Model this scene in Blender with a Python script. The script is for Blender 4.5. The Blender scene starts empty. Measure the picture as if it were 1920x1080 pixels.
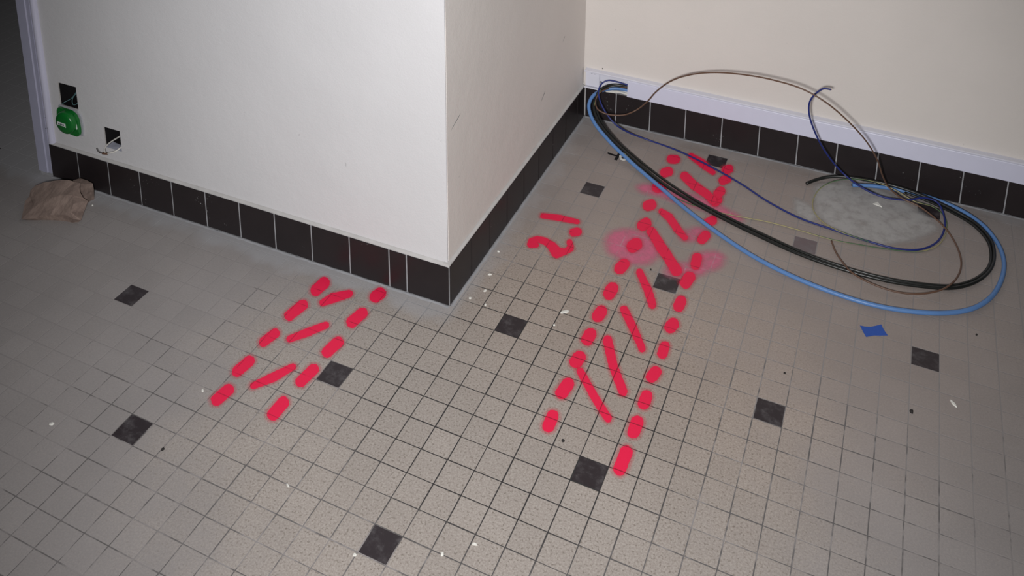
import bpy, bmesh, math, random
import numpy as np
from mathutils import Matrix, Vector

random.seed(7)
SC = bpy.context.scene
COL = SC.collection

# ------------------------------------------------------------------ camera, world, light, exposure
cam = bpy.data.cameras.new('camera')
cam.sensor_fit = 'HORIZONTAL'; cam.sensor_width = 36.0
cam.lens = 1777.8 / 1920 * 36.0
cam.shift_x = (960 - 923.0) / 1920          # the photograph is the lower part of a taller frame
cam.shift_y = (-260.4 - 540) / 1920
cam.clip_start = 0.01
camo = bpy.data.objects.new('camera', cam); COL.objects.link(camo)
R_ = Vector((0.9091, 0.4166, 0.0009)).normalized()
F_ = Vector((-0.4020, 0.8776, -0.2612)).normalized()
U_ = R_.cross(F_).normalized()
R_ = F_.cross(U_).normalized()
CAM = Vector((0.6475, -0.9264, 1.3843))
camo.matrix_world = Matrix(((R_.x, U_.x, -F_.x, CAM.x), (R_.y, U_.y, -F_.y, CAM.y), (R_.z, U_.z, -F_.z, CAM.z), (0, 0, 0, 1)))
SC.camera = camo

world = bpy.data.worlds.new('world'); SC.world = world
world.use_nodes = True
bg = world.node_tree.nodes['Background']
bg.inputs[0].default_value = (0.95, 0.97, 1.0, 1); bg.inputs[1].default_value = 0.012

# the torch / flash held beside the lens
flash = bpy.data.lights.new('flash', 'SPOT')
flash.energy = 172.0; flash.color = (1.0, 0.995, 1.0)
flash.shadow_soft_size = 0.065; flash.spot_size = math.radians(84); flash.spot_blend = 1.0
fo = bpy.data.objects.new('flash', flash); COL.objects.link(fo)
fo.location = CAM - R_ * 0.12 - U_ * 0.10
aim = Vector((-0.03, 0.74, 0.17))
fo.rotation_euler = (aim - fo.location).to_track_quat('-Z', 'Y').to_euler()

SC.view_settings.view_transform = 'Standard'; SC.view_settings.look = 'None'
SC.view_settings.exposure = 0.0; SC.view_settings.gamma = 1.0
SC.view_settings.use_curve_mapping = False

# ------------------------------------------------------------------ data measured from the place (tenths of a millimetre, on the floor)
MARKS = [
 (('short', 'left', 0), [[-3989,4811,-3975,4862,-3936,4890,-3883,4896,-3824,4876,-3765,4839,-3720,4782,-3685,4720,-3677,4658,-3711,4388,-3722,4337,-3761,4311,-3812,4304,-3871,4316,-3924,4363,-3969,4414,-3996,4471,-4015,4533]]),
 (('short', 'left', 1), [[-3996,4074,-3968,4107,-3937,4138,-3886,4141,-3830,4118,-3781,4078,-3742,4029,-3712,3974,-3718,3926,-3787,3567,-3798,3524,-3833,3497,-3887,3507,-3939,3518,-3992,3552,-4032,3602,-4057,3656,-4054,3705]]),
 (('short', 'left', 2), [[-4009,3185,-3995,3223,-3961,3243,-3915,3243,-3867,3219,-3820,3193,-3788,3150,-3767,3105,-3764,3061,-3832,2777,-3847,2745,-3876,2722,-3919,2719,-3968,2733,-4013,2765,-4042,2808,-4061,2851,-4071,2895]]),
 (('short', 'left', 3), [[-4022,2398,-4004,2433,-3973,2459,-3925,2458,-3874,2454,-3827,2418,-3783,2380,-3768,2332,-3760,2287,-3806,1986,-3824,1954,-3852,1928,-3897,1923,-3947,1932,-3997,1959,-4029,2003,-4053,2046,-4068,2093]]),
 (('short', 'left', 4), [[-3942,1683,-3921,1717,-3894,1748,-3843,1748,-3790,1738,-3740,1707,-3698,1668,-3673,1621,-3667,1574,-3711,1307,-3724,1267,-3763,1248,-3810,1239,-3864,1252,-3911,1285,-3959,1319,-3978,1366,-3978,1409]]),
 (('short', 'right', 0), [[-2739,5044,-2712,5087,-2671,5112,-2617,5115,-2559,5090,-2501,5051,-2467,4986,-2442,4921,-2444,4860,-2484,4729,-2507,4684,-2548,4660,-2601,4662,-2660,4674,-2715,4721,-2753,4783,-2770,4846,-2778,4910]]),
 (('short', 'right', 1), [[-2763,4374,-2741,4417,-2703,4445,-2652,4454,-2595,4432,-2543,4389,-2503,4335,-2487,4276,-2484,4220,-2543,3937,-2556,3888,-2595,3860,-2649,3863,-2706,3873,-2754,3922,-2798,3971,-2817,4030,-2818,4084]]),
 (('short', 'right', 2), [[-2768,3506,-2749,3549,-2710,3572,-2663,3582,-2609,3559,-2562,3525,-2518,3482,-2500,3428,-2497,3377,-2550,3072,-2568,3033,-2603,3010,-2647,3000,-2698,3017,-2744,3050,-2788,3090,-2804,3142,-2807,3191]]),
 (('short', 'right', 3), [[-2797,2729,-2783,2771,-2746,2792,-2703,2805,-2651,2795,-2603,2763,-2569,2717,-2545,2670,-2543,2624,-2592,2286,-2597,2242,-2638,2226,-2679,2216,-2728,2224,-2777,2249,-2810,2293,-2840,2339,-2838,2385]]),
 (('short', 'right', 4), [[-2851,1848,-2841,1890,-2821,1929,-2774,1943,-2720,1929,-2669,1907,-2625,1870,-2593,1824,-2588,1776,-2585,1483,-2596,1441,-2625,1411,-2670,1400,-2720,1405,-2769,1427,-2814,1460,-2847,1505,-2854,1553]]),
 (('short', 'bar', 0), [[-3523,4528,-3490,4554,-3447,4565,-3396,4558,-3348,4517,-3307,4474,-3274,4422,-3264,4368,-3284,4329,-3435,4148,-3455,4125,-3489,4124,-3523,4132,-3557,4153,-3586,4183,-3612,4219,-3617,4257,-3603,4284], [-3252,4759,-3224,4776,-3187,4770,-3149,4757,-3111,4731,-3083,4692,-3073,4651,-3068,4610,-3085,4581,-3294,4315,-3326,4290,-3375,4292,-3425,4314,-3476,4345,-3517,4396,-3528,4451,-3526,4499,-3513,4543]]),
 (('short', 'bar', 1), [[-3424,3471,-3402,3497,-3363,3499,-3321,3490,-3280,3465,-3248,3428,-3225,3386,-3224,3345,-3238,3313,-3461,3053,-3480,3035,-3510,3031,-3544,3040,-3575,3061,-3604,3087,-3621,3120,-3620,3151,-3615,3179], [-3183,3788,-3158,3802,-3129,3809,-3094,3803,-3062,3778,-3037,3747,-3023,3713,-3016,3680,-3028,3653,-3239,3315,-3261,3288,-3301,3290,-3342,3302,-3383,3321,-3416,3358,-3433,3399,-3440,3440,-3425,3470]]),
 (('short', 'bar', 2), [[-3338,2274,-3311,2295,-3275,2304,-3233,2295,-3193,2273,-3156,2243,-3134,2203,-3129,2164,-3143,2133,-3373,1839,-3391,1822,-3418,1818,-3449,1819,-3481,1835,-3505,1860,-3527,1888,-3529,1918,-3524,1945], [-3136,2616,-3119,2635,-3093,2644,-3062,2640,-3029,2629,-3003,2602,-2983,2572,-2975,2541,-2984,2516,-3135,2137,-3158,2111,-3196,2104,-3236,2113,-3278,2124,-3312,2157,-3338,2193,-3345,2232,-3344,2269]]),
 (('long', 'left', 0), [[1672,3564,1675,3615,1695,3661,1733,3684,1774,3698,1820,3691,1856,3654,1880,3608,1901,3557,1910,3316,1904,3265,1876,3228,1846,3192,1803,3193,1759,3197,1723,3229,1697,3272,1680,3322]]),
 (('long', 'left', 1), [[1658,4389,1682,4438,1715,4475,1756,4497,1803,4488,1848,4465,1880,4418,1905,4364,1901,4305,1875,4060,1857,4006,1820,3972,1776,3956,1730,3963,1688,3988,1647,4025,1627,4083,1630,4141]]),
 (('long', 'left', 2), [[1623,5081,1651,5135,1682,5185,1733,5202,1786,5193,1834,5156,1875,5106,1895,5038,1884,4974,1873,4846,1845,4794,1814,4748,1765,4739,1716,4744,1668,4773,1633,4825,1603,4886,1611,4952]]),
 (('long', 'left', 3), [[1626,5725,1646,5782,1677,5828,1720,5851,1769,5853,1818,5827,1852,5773,1877,5713,1881,5649,1874,5489,1862,5427,1829,5381,1783,5365,1736,5372,1691,5396,1646,5434,1626,5498,1621,5563]]),
 (('long', 'left', 4), [[1626,6420,1639,6482,1672,6527,1717,6552,1769,6548,1817,6513,1857,6460,1871,6390,1885,6319,1862,6167,1848,6104,1811,6064,1766,6043,1716,6040,1667,6074,1630,6129,1614,6197,1607,6264]]),
 (('long', 'left', 5), [[1616,7155,1637,7219,1663,7278,1713,7296,1765,7305,1816,7264,1856,7206,1876,7134,1891,7059,1876,6881,1857,6816,1829,6760,1780,6745,1729,6740,1682,6782,1641,6832,1616,6899,1604,6974]]),
 (('long', 'left', 6), [[1630,8028,1657,8085,1698,8121,1748,8128,1800,8107,1844,8057,1871,7986,1889,7911,1876,7842,1838,7669,1807,7618,1767,7586,1720,7574,1670,7596,1624,7639,1601,7711,1582,7783,1588,7855]]),
 (('long', 'left', 7), [[1681,8865,1729,8902,1780,8927,1836,8907,1891,8864,1922,8783,1946,8702,1952,8614,1923,8547,1875,8434,1832,8387,1778,8366,1720,8384,1671,8442,1626,8506,1614,8593,1605,8680,1634,8747]]),
 (('long', 'left', 8), [[1684,9651,1717,9705,1763,9737,1818,9720,1866,9670,1904,9605,1936,9527,1938,9440,1914,9371,1872,9260,1832,9219,1788,9182,1735,9211,1681,9237,1643,9308,1615,9390,1611,9477,1638,9543]]),
 (('long', 'left', 9), [[1626,10439,1670,10471,1722,10476,1772,10433,1815,10374,1848,10296,1852,10210,1849,10126,1814,10070,1755,10001,1713,9962,1661,9971,1608,9999,1561,10057,1534,10141,1522,10229,1532,10312,1570,10361]]),
 (('long', 'left', 10), [[1663,11275,1708,11307,1761,11285,1811,11245,1856,11184,1879,11096,1875,11012,1861,10939,1835,10874,1754,10782,1706,10766,1655,10771,1603,10808,1561,10877,1536,10963,1531,11052,1546,11129,1580,11183]]),
 (('long', 'left', 11), [[1654,11960,1695,11994,1745,11999,1793,11952,1835,11890,1867,11811,1875,11721,1867,11637,1830,11589,1768,11513,1731,11466,1680,11477,1630,11504,1587,11569,1559,11653,1547,11743,1561,11823,1589,11886]]),
 (('long', 'left', 12), [[1729,12593,1773,12597,1818,12571,1859,12518,1887,12442,1899,12359,1891,12282,1865,12226,1831,12184,1719,12135,1674,12135,1630,12170,1590,12220,1558,12291,1552,12373,1549,12456,1577,12512,1612,12556]]),
 (('long', 'right', 0), [[3072,3386,3079,3439,3103,3484,3137,3520,3182,3529,3224,3512,3262,3485,3290,3441,3295,3386,3293,3026,3281,2976,3257,2934,3225,2897,3181,2896,3140,2906,3105,2933,3074,2971,3067,3024]]),
 (('long', 'right', 1), [[3062,4059,3070,4118,3103,4160,3137,4202,3184,4201,3228,4188,3265,4155,3290,4107,3298,4050,3293,3830,3285,3775,3260,3729,3222,3700,3178,3687,3133,3695,3094,3729,3074,3782,3067,3837]]),
 (('long', 'right', 2), [[3062,4676,3069,4732,3090,4782,3127,4811,3169,4821,3213,4811,3250,4779,3270,4728,3287,4673,3288,4492,3279,4435,3254,4388,3219,4353,3175,4348,3131,4356,3094,4389,3070,4438,3061,4494]]),
 (('long', 'right', 3), [[3064,5339,3085,5391,3117,5435,3163,5439,3207,5435,3244,5401,3280,5359,3289,5296,3277,5238,3252,5095,3224,5048,3193,5009,3150,4993,3106,5000,3067,5032,3033,5077,3028,5139,3032,5197]]),
 (('long', 'right', 4), [[3059,5979,3067,6034,3086,6083,3118,6114,3158,6125,3199,6122,3236,6090,3257,6038,3263,5982,3277,5793,3271,5737,3250,5689,3218,5654,3178,5645,3137,5654,3103,5687,3076,5732,3072,5789]]),
 (('long', 'right', 5), [[3045,6703,3072,6762,3109,6807,3159,6815,3209,6804,3248,6757,3273,6697,3291,6632,3286,6561,3260,6454,3232,6399,3191,6369,3147,6347,3100,6364,3061,6404,3023,6453,3015,6524,3020,6594]]),
 (('long', 'right', 6), [[3035,7352,3050,7416,3069,7479,3113,7503,3158,7516,3203,7494,3236,7443,3260,7386,3273,7320,3264,7151,3255,7089,3236,7029,3195,7002,3150,6996,3105,7010,3069,7055,3044,7113,3031,7181]]),
 (('long', 'right', 7), [[3010,8167,3035,8233,3066,8295,3119,8301,3171,8307,3220,8269,3254,8200,3272,8122,3265,8044,3235,7871,3220,7799,3184,7746,3135,7723,3083,7736,3039,7779,2998,7832,2977,7910,2985,7989]]),
 (('long', 'right', 8), [[3041,8797,3036,8870,3060,8929,3095,8968,3136,8988,3180,8973,3219,8938,3246,8879,3263,8813,3282,8573,3275,8507,3260,8446,3224,8411,3186,8388,3143,8406,3106,8439,3076,8491,3058,8556]]),
 (('long', 'right', 9), [[3052,9740,3075,9799,3112,9836,3157,9829,3201,9812,3232,9756,3258,9696,3267,9623,3254,9556,3210,9388,3182,9337,3146,9302,3102,9304,3059,9320,3024,9369,3003,9434,2997,9504,2999,9577]]),
 (('long', 'right', 10), [[3110,10408,3145,10446,3189,10437,3230,10412,3266,10366,3279,10295,3291,10224,3275,10161,3253,10105,3172,10013,3139,9977,3097,9969,3058,10007,3024,10052,3006,10117,2995,10187,3007,10253,3035,10300]]),
 (('long', 'right', 11), [[3071,11216,3094,11259,3125,11291,3162,11281,3195,11250,3228,11213,3239,11149,3242,11086,3233,11028,3181,10861,3156,10818,3122,10801,3087,10799,3050,10818,3022,10867,3007,10929,3006,10992,3017,11048]]),
 (('long', 'right', 12), [[3009,11592,3031,11663,3072,11702,3120,11702,3168,11678,3206,11614,3227,11535,3237,11452,3222,11376,3192,11235,3160,11180,3122,11143,3076,11139,3032,11170,2993,11222,2972,11298,2959,11379,2970,11457]]),
 (('long', 'right', 13), [[3080,12240,3121,12266,3164,12274,3205,12234,3240,12180,3264,12108,3264,12029,3259,11951,3226,11906,3148,11784,3110,11754,3066,11757,3027,11793,2995,11846,2969,11912,2965,11990,2979,12058,2998,12124]]),
 (('long', 'right', 14), [[3045,12714,3086,12734,3129,12744,3170,12699,3202,12639,3220,12565,3232,12484,3215,12413,3190,12351,3124,12276,3085,12249,3042,12254,3002,12290,2970,12346,2941,12416,2947,12497,2950,12577,2981,12631]]),
 (('long', 'bar', 0), [[2330,4382,2349,4349,2361,4312,2358,4273,2345,4239,2322,4216,2292,4213,2261,4210,2235,4233,1846,4639,1831,4674,1814,4708,1817,4746,1833,4774,1850,4803,1879,4810,1908,4801,1936,4786], [2735,3991,2754,3961,2761,3926,2760,3891,2752,3856,2729,3835,2702,3822,2674,3828,2646,3840,2237,4228,2214,4257,2208,4295,2205,4333,2220,4364,2237,4395,2266,4407,2297,4398,2324,4380]]),
 (('long', 'bar', 1), [[2489,5142,2505,5100,2504,5055,2491,5015,2472,4978,2439,4965,2404,4970,2373,4992,2345,5021,2031,5610,2018,5660,2016,5710,2027,5756,2052,5790,2085,5814,2123,5801,2160,5783,2189,5745], [2820,4664,2839,4625,2838,4581,2838,4537,2813,4508,2785,4489,2753,4482,2720,4490,2694,4520,2357,5010,2337,5049,2326,5094,2333,5140,2353,5178,2384,5198,2419,5198,2455,5190,2483,5158]]),
 (('long', 'bar', 2), [[2526,6285,2551,6248,2563,6199,2558,6150,2537,6115,2510,6090,2478,6080,2443,6086,2414,6115,2104,6523,2085,6566,2070,6612,2074,6660,2092,6698,2120,6719,2150,6738,2185,6723,2216,6696], [2841,5800,2854,5764,2863,5726,2857,5688,2837,5663,2817,5640,2789,5642,2762,5646,2740,5671,2409,6121,2390,6163,2379,6211,2388,6257,2405,6298,2434,6322,2469,6331,2503,6312,2531,6281]]),
 (('long', 'bar', 3), [[2511,7447,2539,7406,2548,7350,2538,7299,2521,7255,2492,7227,2456,7226,2421,7238,2390,7267,2082,7748,2060,7786,2054,7832,2053,7880,2069,7919,2095,7940,2126,7943,2158,7936,2185,7905], [2715,7055,2727,7006,2727,6959,2722,6912,2701,6876,2671,6857,2637,6863,2606,6882,2581,6917,2380,7283,2359,7332,2358,7386,2368,7436,2388,7479,2422,7498,2460,7498,2493,7468,2524,7434]]),
 (('long', 'bar', 4), [[2363,9026,2395,8963,2414,8892,2412,8818,2389,8761,2359,8713,2316,8692,2268,8704,2229,8753,1928,9152,1894,9205,1882,9274,1880,9342,1899,9397,1928,9438,1967,9455,2010,9441,2052,9411], [2622,8713,2654,8655,2670,8586,2667,8518,2653,8456,2621,8415,2582,8385,2536,8398,2494,8432,2228,8736,2202,8803,2182,8869,2171,8944,2194,9004,2222,9055,2267,9067,2313,9059,2357,9028], [2915,8353,2944,8286,2965,8214,2962,8138,2933,8083,2901,8035,2855,8025,2808,8027,2767,8070,2492,8443,2462,8497,2442,8563,2440,8635,2462,8694,2493,8742,2537,8759,2583,8737,2623,8700]]),
 (('long', 'bar', 5), [[2260,10112,2296,10074,2318,10016,2334,9957,2331,9896,2319,9841,2292,9804,2256,9784,2216,9801,1995,9982,1967,10003,1949,10045,1934,10091,1932,10141,1947,10180,1966,10211,1995,10215,2024,10203], [2565,9724,2597,9680,2604,9617,2613,9554,2593,9506,2568,9466,2534,9454,2497,9461,2464,9491,2187,9833,2157,9880,2145,9942,2137,10006,2149,10065,2177,10104,2215,10114,2254,10109,2289,10074], [2774,9472,2798,9443,2810,9399,2814,9353,2803,9314,2787,9284,2765,9259,2737,9267,2711,9283,2472,9476,2441,9518,2420,9574,2416,9636,2424,9695,2449,9736,2481,9763,2520,9768,2554,9732]]),
 (('long', 'bar', 6), [[2493,11638,2534,11593,2558,11519,2570,11438,2560,11363,2534,11305,2498,11267,2452,11272,2409,11299,2132,11566,2089,11612,2064,11690,2050,11773,2055,11855,2083,11916,2124,11945,2169,11947,2215,11919], [2854,11403,2889,11363,2916,11307,2937,11241,2932,11172,2911,11119,2888,11067,2850,11053,2809,11060,2429,11277,2385,11314,2358,11387,2333,11461,2331,11543,2354,11608,2386,11655,2427,11680,2473,11656], [3062,11185,3094,11138,3111,11071,3117,11003,3102,10944,3080,10895,3047,10870,3010,10870,2970,10884,2789,11089,2754,11131,2740,11199,2729,11268,2743,11329,2760,11390,2797,11413,2837,11408,2876,11384]]),
 (('long', 'bar', 7), [[2469,12679,2506,12628,2540,12572,2553,12495,2555,12419,2541,12351,2513,12301,2472,12289,2430,12312,2095,12565,2064,12594,2043,12645,2029,12701,2022,12762,2036,12812,2059,12847,2089,12856,2121,12846], [2803,12301,2827,12279,2845,12238,2847,12190,2846,12144,2830,12112,2812,12087,2788,12080,2762,12089,2416,12304,2378,12355,2358,12429,2345,12502,2349,12574,2363,12641,2397,12680,2438,12695,2480,12659]]),
 (('text', 'two', 0), [[-300,7577,-334,7583,-368,7602,-400,7632,-423,7677,-435,7727,-430,7773,-407,7802,-382,7826,-237,7818,-213,7823,-188,7808,-168,7780,-149,7750,-146,7715,-151,7685,-160,7657,-182,7648], [-445,7810,-455,7853,-443,7885,-432,7920,-404,7927,-374,7919,-344,7904,-319,7871,-305,7831,-256,7712,-252,7664,-260,7624,-275,7587,-306,7577,-340,7585,-374,7605,-402,7642,-424,7686], [-332,8024,-309,8042,-279,8040,-248,8023,-221,7992,-202,7952,-198,7910,-202,7872,-217,7845,-317,7733,-341,7720,-368,7714,-399,7732,-424,7764,-447,7801,-450,7843,-446,7881,-434,7913], [-107,8067,-70,8057,-36,8026,-11,7983,10,7936,10,7887,0,7845,-25,7820,-54,7804,-251,7825,-282,7829,-312,7853,-336,7889,-348,7932,-355,7976,-342,8008,-322,8031,-296,8041], [124,7988,165,7957,204,7913,221,7851,232,7789,217,7737,190,7698,152,7678,107,7696,-86,7823,-119,7845,-151,7878,-170,7928,-171,7977,-160,8018,-138,8044,-111,8067,-74,8056], [338,7839,388,7791,416,7716,423,7640,413,7573,384,7522,340,7491,286,7503,232,7530,72,7713,34,7761,8,7820,0,7884,12,7938,37,7977,70,8006,115,8000,158,7971], [403,7899,430,7912,462,7906,492,7879,517,7843,528,7797,530,7754,518,7717,498,7690,370,7507,320,7496,267,7515,218,7555,182,7618,150,7688,149,7762,167,7825,205,7863], [448,8028,471,8054,501,8058,532,8053,564,8032,585,7991,602,7947,599,7904,588,7869,518,7720,498,7694,471,7683,439,7694,410,7716,388,7753,373,7795,369,7839,378,7878], [369,8091,356,8131,349,8173,357,8211,376,8236,402,8251,432,8238,460,8217,483,8184,584,7995,599,7951,604,7906,591,7870,571,7845,546,7827,514,7841,484,7859,456,7892]]),
 (('text', 'point', 0), [[398,8704,439,8707,481,8705,521,8669,550,8614,571,8556,574,8495,559,8445,532,8411,456,8355,420,8334,377,8352,338,8386,306,8435,286,8495,277,8559,295,8608,324,8641]]),
 (('text', 'one', 0), [[-82,8986,-51,8978,-21,8959,7,8930,25,8886,35,8840,26,8800,9,8772,-14,8752,-447,8671,-473,8673,-502,8684,-528,8716,-542,8757,-550,8797,-549,8836,-535,8866,-510,8877], [317,8994,342,8994,366,8969,388,8942,399,8904,403,8866,393,8837,378,8814,358,8799,-22,8752,-53,8756,-82,8784,-108,8819,-122,8864,-127,8909,-119,8947,-104,8981,-73,8981]]),
]
MIST = [
 ('round', [[2339,8605,2325,8412,2244,8242,2107,8112,1929,8037,1729,8026,1532,8080,1358,8194,1229,8356,1162,8549,1167,8748,1245,8929,1386,9068,1574,9147,1784,9154,1988,9092,2161,8967,2282,8798]]),
 ('right', [[3665,9045,3680,8936,3659,8810,3605,8683,3523,8571,3425,8485,3320,8436,3223,8429,3143,8466,3091,8542,3072,8650,3090,8775,3143,8904,3225,9020,3326,9109,3433,9160,3533,9165,3614,9125], [3446,8574,3439,8491,3385,8390,3289,8283,3164,8183,3024,8101,2887,8047,2767,8027,2679,8045,2634,8097,2638,8178,2690,8279,2785,8387,2911,8489,3054,8573,3194,8628,3315,8647,3403,8628]]),
 ('band', [[1969,10865,1957,10796,1903,10733,1815,10682,1702,10651,1579,10642,1458,10657,1356,10694,1284,10749,1251,10815,1262,10885,1315,10950,1405,11001,1520,11033,1646,11041,1767,11025,1868,10987,1939,10931], [3337,10787,3289,10710,3144,10647,2919,10605,2638,10591,2334,10605,2043,10646,1800,10711,1635,10791,1571,10877,1617,10958,1768,11023,2005,11065,2297,11077,2607,11060,2896,11016,3130,10950,3283,10870], [3778,10536,3746,10480,3657,10444,3523,10433,3358,10448,3182,10487,3015,10547,2877,10620,2787,10698,2755,10771,2787,10829,2878,10866,3018,10877,3187,10860,3366,10818,3532,10756,3665,10683,3750,10607]]),
 ('small', [[3091,9780,3102,9709,3086,9620,3046,9526,2986,9436,2913,9362,2837,9313,2766,9293,2709,9306,2672,9350,2660,9420,2674,9508,2714,9603,2774,9694,2847,9769,2924,9820,2997,9839,3054,9826]]),
]
CEMENT = [[5201,12783,5791,13178,6529,13271,7147,12958,7797,12466,7968,12113,7532,11496,6885,10995,6213,10951,5676,11165,5350,11451,5195,12178], [4802,11950,5186,11826,5407,11477,5268,11128,4887,11304]]
TAPE = [6556,8142,6650,8153,6747,8190,6841,8265,6936,8348,6992,8215,7066,8094,6933,8025,6838,7989,6753,7927,6688,7874,6621,7998]
CABLES = {
 'light_blue': [(557,13436,1059),(64,13431,1093),(-253,13384,1076),(-535,13226,1025),(-682,12896,980),(-704,12666,820),(-508,12422,580),(9,12091,320),(796,11611,130),(1648,11043,50),(2587,10326,50),(3454,9754,50),(4364,9272,50),(5187,8995,50),(5954,8849,50),(6683,8807,50),(7383,8912,50),(8070,9162,50),(8582,9529,50),(8952,10071,50),(9195,10837,50),(9257,11464,50),(9141,12121,50),(8833,12662,70),(8357,13007,90),(7742,13158,120),(7125,13150,140),(6527,13067,140),(6025,12933,110)],
 'black_outer': [(552,13436,1170),(88,13441,1190),(-251,13364,1199),(-489,13166,1146),(-623,12951,950),(-572,12680,780),(-347,12434,550),(143,12132,300),(916,11683,120),(1802,11122,45),(2628,10694,45),(3454,10357,45),(4352,10050,45),(5192,9815,45),(6091,9694,45),(6944,9701,45),(7665,9835,45),(8224,10039,45),(8666,10438,45),(8969,10998,45),(9076,11581,45),(9015,12173,45),(8740,12567,90),(8312,12765,160),(7769,12958,210),(7177,13083,240),(6635,13106,250),(6088,13101,220),(5564,13034,160),(5234,12873,90),(4987,12636,45)],
 'black_inner': [(554,13436,1130),(89,13441,1150),(-261,13404,1129),(-497,13246,1056),(-585,12979,880),(-531,12791,700),(-307,12590,460),(195,12299,220),(984,11844,60),(1861,11256,40),(2666,10811,40),(3494,10470,40),(4392,10169,40),(5213,9924,40),(6104,9795,40),(6950,9795,40),(7674,9926,40),(8205,10117,40),(8627,10499,40),(8919,11019,40),(9013,11559,40),(8949,12099,40),(8689,12529,50),(8263,12774,90),(7744,12974,120),(7211,13094,140)],
 'dark_blue': [(557,13416,1181),(94,13411,1262),(-188,13393,1296),(-394,13325,1315),(-542,13227,1233),(-565,13038,1080),(-439,12858,880),(-225,12733,660),(70,12671,430),(407,12808,200),(962,12945,25),(1722,12787,25),(2639,12419,30),(3526,11972,25),(4241,11513,25),(5022,11173,25),(5743,11053,25),(6437,10956,25),(7105,10940,25),(7559,11109,25),(7913,11532,25),(8085,12156,50),(8044,12660,120),(7907,12868,220),(7649,12870,260),(7250,12626,240),(6726,12523,240),(6237,12625,300),(5807,12838,419),(5406,12691,913),(5088,12494,1539),(4905,12396,2092),(4906,12346,2445),(5031,12345,2685),(5187,12343,2833),(5341,12342,2842)],
 'brown': [(558,13426,1112),(97,13411,1175),(-259,13404,1081),(-496,13102,1080),(-569,12837,940),(-442,12602,820),(-205,12571,750),(24,12643,720),(284,12755,740),(516,12951,820),(769,12994,1079),(1041,12932,1503),(1454,12778,1980),(1993,12573,2379),(2622,12367,2675),(3360,12160,2879),(4066,12004,2970),(4751,11878,2951),(5307,11812,2757),(5826,11888,2349),(6243,12084,1835),(6514,12331,1287),(6672,12630,725),(6844,12799,350),(7129,12583,290),(7544,12498,220),(8011,12165,120),(8271,11777,40),(8405,11223,25),(8399,10782,25),(8229,10145,100),(7964,9745,110),(7564,9470,100),(7162,9381,80),(6693,9403,100),(6311,9537,125),(6071,9895,70),(5883,10299,25),(5775,10603,30)],
 'green_yellow': [(556,13426,1152),(90,13431,1211),(-275,13344,1188),(-502,13116,1120),(-579,12864,940),(-539,12630,750),(-332,12437,520),(129,12179,270),(918,11579,120),(1477,11178,40),(2117,10778,20),(2775,10617,20),(3526,10626,20),(4365,10726,20),(5081,10713,20),(5779,10681,20),(6450,10766,20),(7108,10889,20),(7614,11082,20),(7947,11454,20),(8120,12033,30),(8096,12555,60),(7863,12809,100),(7392,12763,180),(7003,12900,260),(6637,12960,310),(6273,12930,330),(5916,12840,300),(5567,12689,220),(5318,12423,120),(5220,12033,40),(5266,11649,20),(5485,11285,20),(5811,11032,60),(6209,10928,70),(6607,10939,20)],
}
STONE_A = [(-1.1400,0.3526,0.0060),(-1.1188,0.3615,0.0080),(-1.0989,0.3717,0.0130),(-1.0762,0.3811,0.0180),(-1.0554,0.3886,0.0200),(-1.0395,0.3927,0.0200),(-1.0201,0.3956,0.0140),(-1.0069,0.4045,0.0100),(-1.0239,0.4298,0.0120),(-1.0345,0.4522,0.0220),(-1.0382,0.4445,0.0330),(-1.0529,0.4495,0.0400),(-1.0645,0.4579,0.0460),(-1.0725,0.4689,0.0500),(-1.0869,0.4650,0.0520),(-1.1035,0.4613,0.0540),(-1.1207,0.4562,0.0530),(-1.1399,0.4491,0.0490),(-1.1649,0.4420,0.0420),(-1.1861,0.4342,0.0320),(-1.1911,0.4235,0.0240),(-1.1830,0.4126,0.0170),(-1.1829,0.3997,0.0120),(-1.1653,0.3799,0.0080)]
RIDGE_A = [(-1.1363,0.3867,0.0180),(-1.1144,0.4032,0.0340),(-1.0830,0.4169,0.0460),(-1.0506,0.4254,0.0500),(-1.0321,0.4105,0.0420),(-1.0282,0.3962,0.0310)]
STONE_B = [(-1.1052,0.4757,0.0440),(-1.0945,0.4870,0.0460),(-1.0749,0.4897,0.0440),(-1.0568,0.4901,0.0400),(-1.0518,0.4867,0.0260),(-1.0556,0.4800,0.0100),(-1.0560,0.4652,0.0060),(-1.0616,0.4517,0.0100),(-1.0859,0.4595,0.0200)]
RIDGE_B = [(-1.0756,0.4726,0.0440),(-1.0587,0.4767,0.0360)]

# ------------------------------------------------------------------ helpers
def tag(o, label=None, cat=None, group=None, kind=None):
    if label: o['label'] = label
    if cat: o['category'] = cat
    if group: o['group'] = group
    if kind: o['kind'] = kind
    return o

def link(name, me, parent=None, loc=None, rotz=0.0):
    o = bpy.data.objects.new(name, me); COL.objects.link(o)
    if parent: o.parent = parent
    if loc is not None: o.location = loc
    if rotz: o.rotation_euler = (0, 0, rotz)
    return o

def mk(name, verts, faces, mat, parent=None, loc=None, rotz=0.0, smooth=False):
    me = bpy.data.meshes.new(name); me.from_pydata([tuple(v) for v in verts], [], faces); me.update()
    if mat: me.materials.append(mat)
    if smooth: me.polygons.foreach_set('use_smooth', [True] * len(me.polygons))
    return link(name, me, parent, loc, rotz)

def bm_mesh(name, bm, mat, smooth=False):
    bmesh.ops.recalc_face_normals(bm, faces=bm.faces)
    me = bpy.data.meshes.new(name); bm.to_mesh(me); bm.free()
    if mat: me.materials.append(mat)
    if smooth: me.polygons.foreach_set('use_smooth', [True] * len(me.polygons))
    return me

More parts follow.
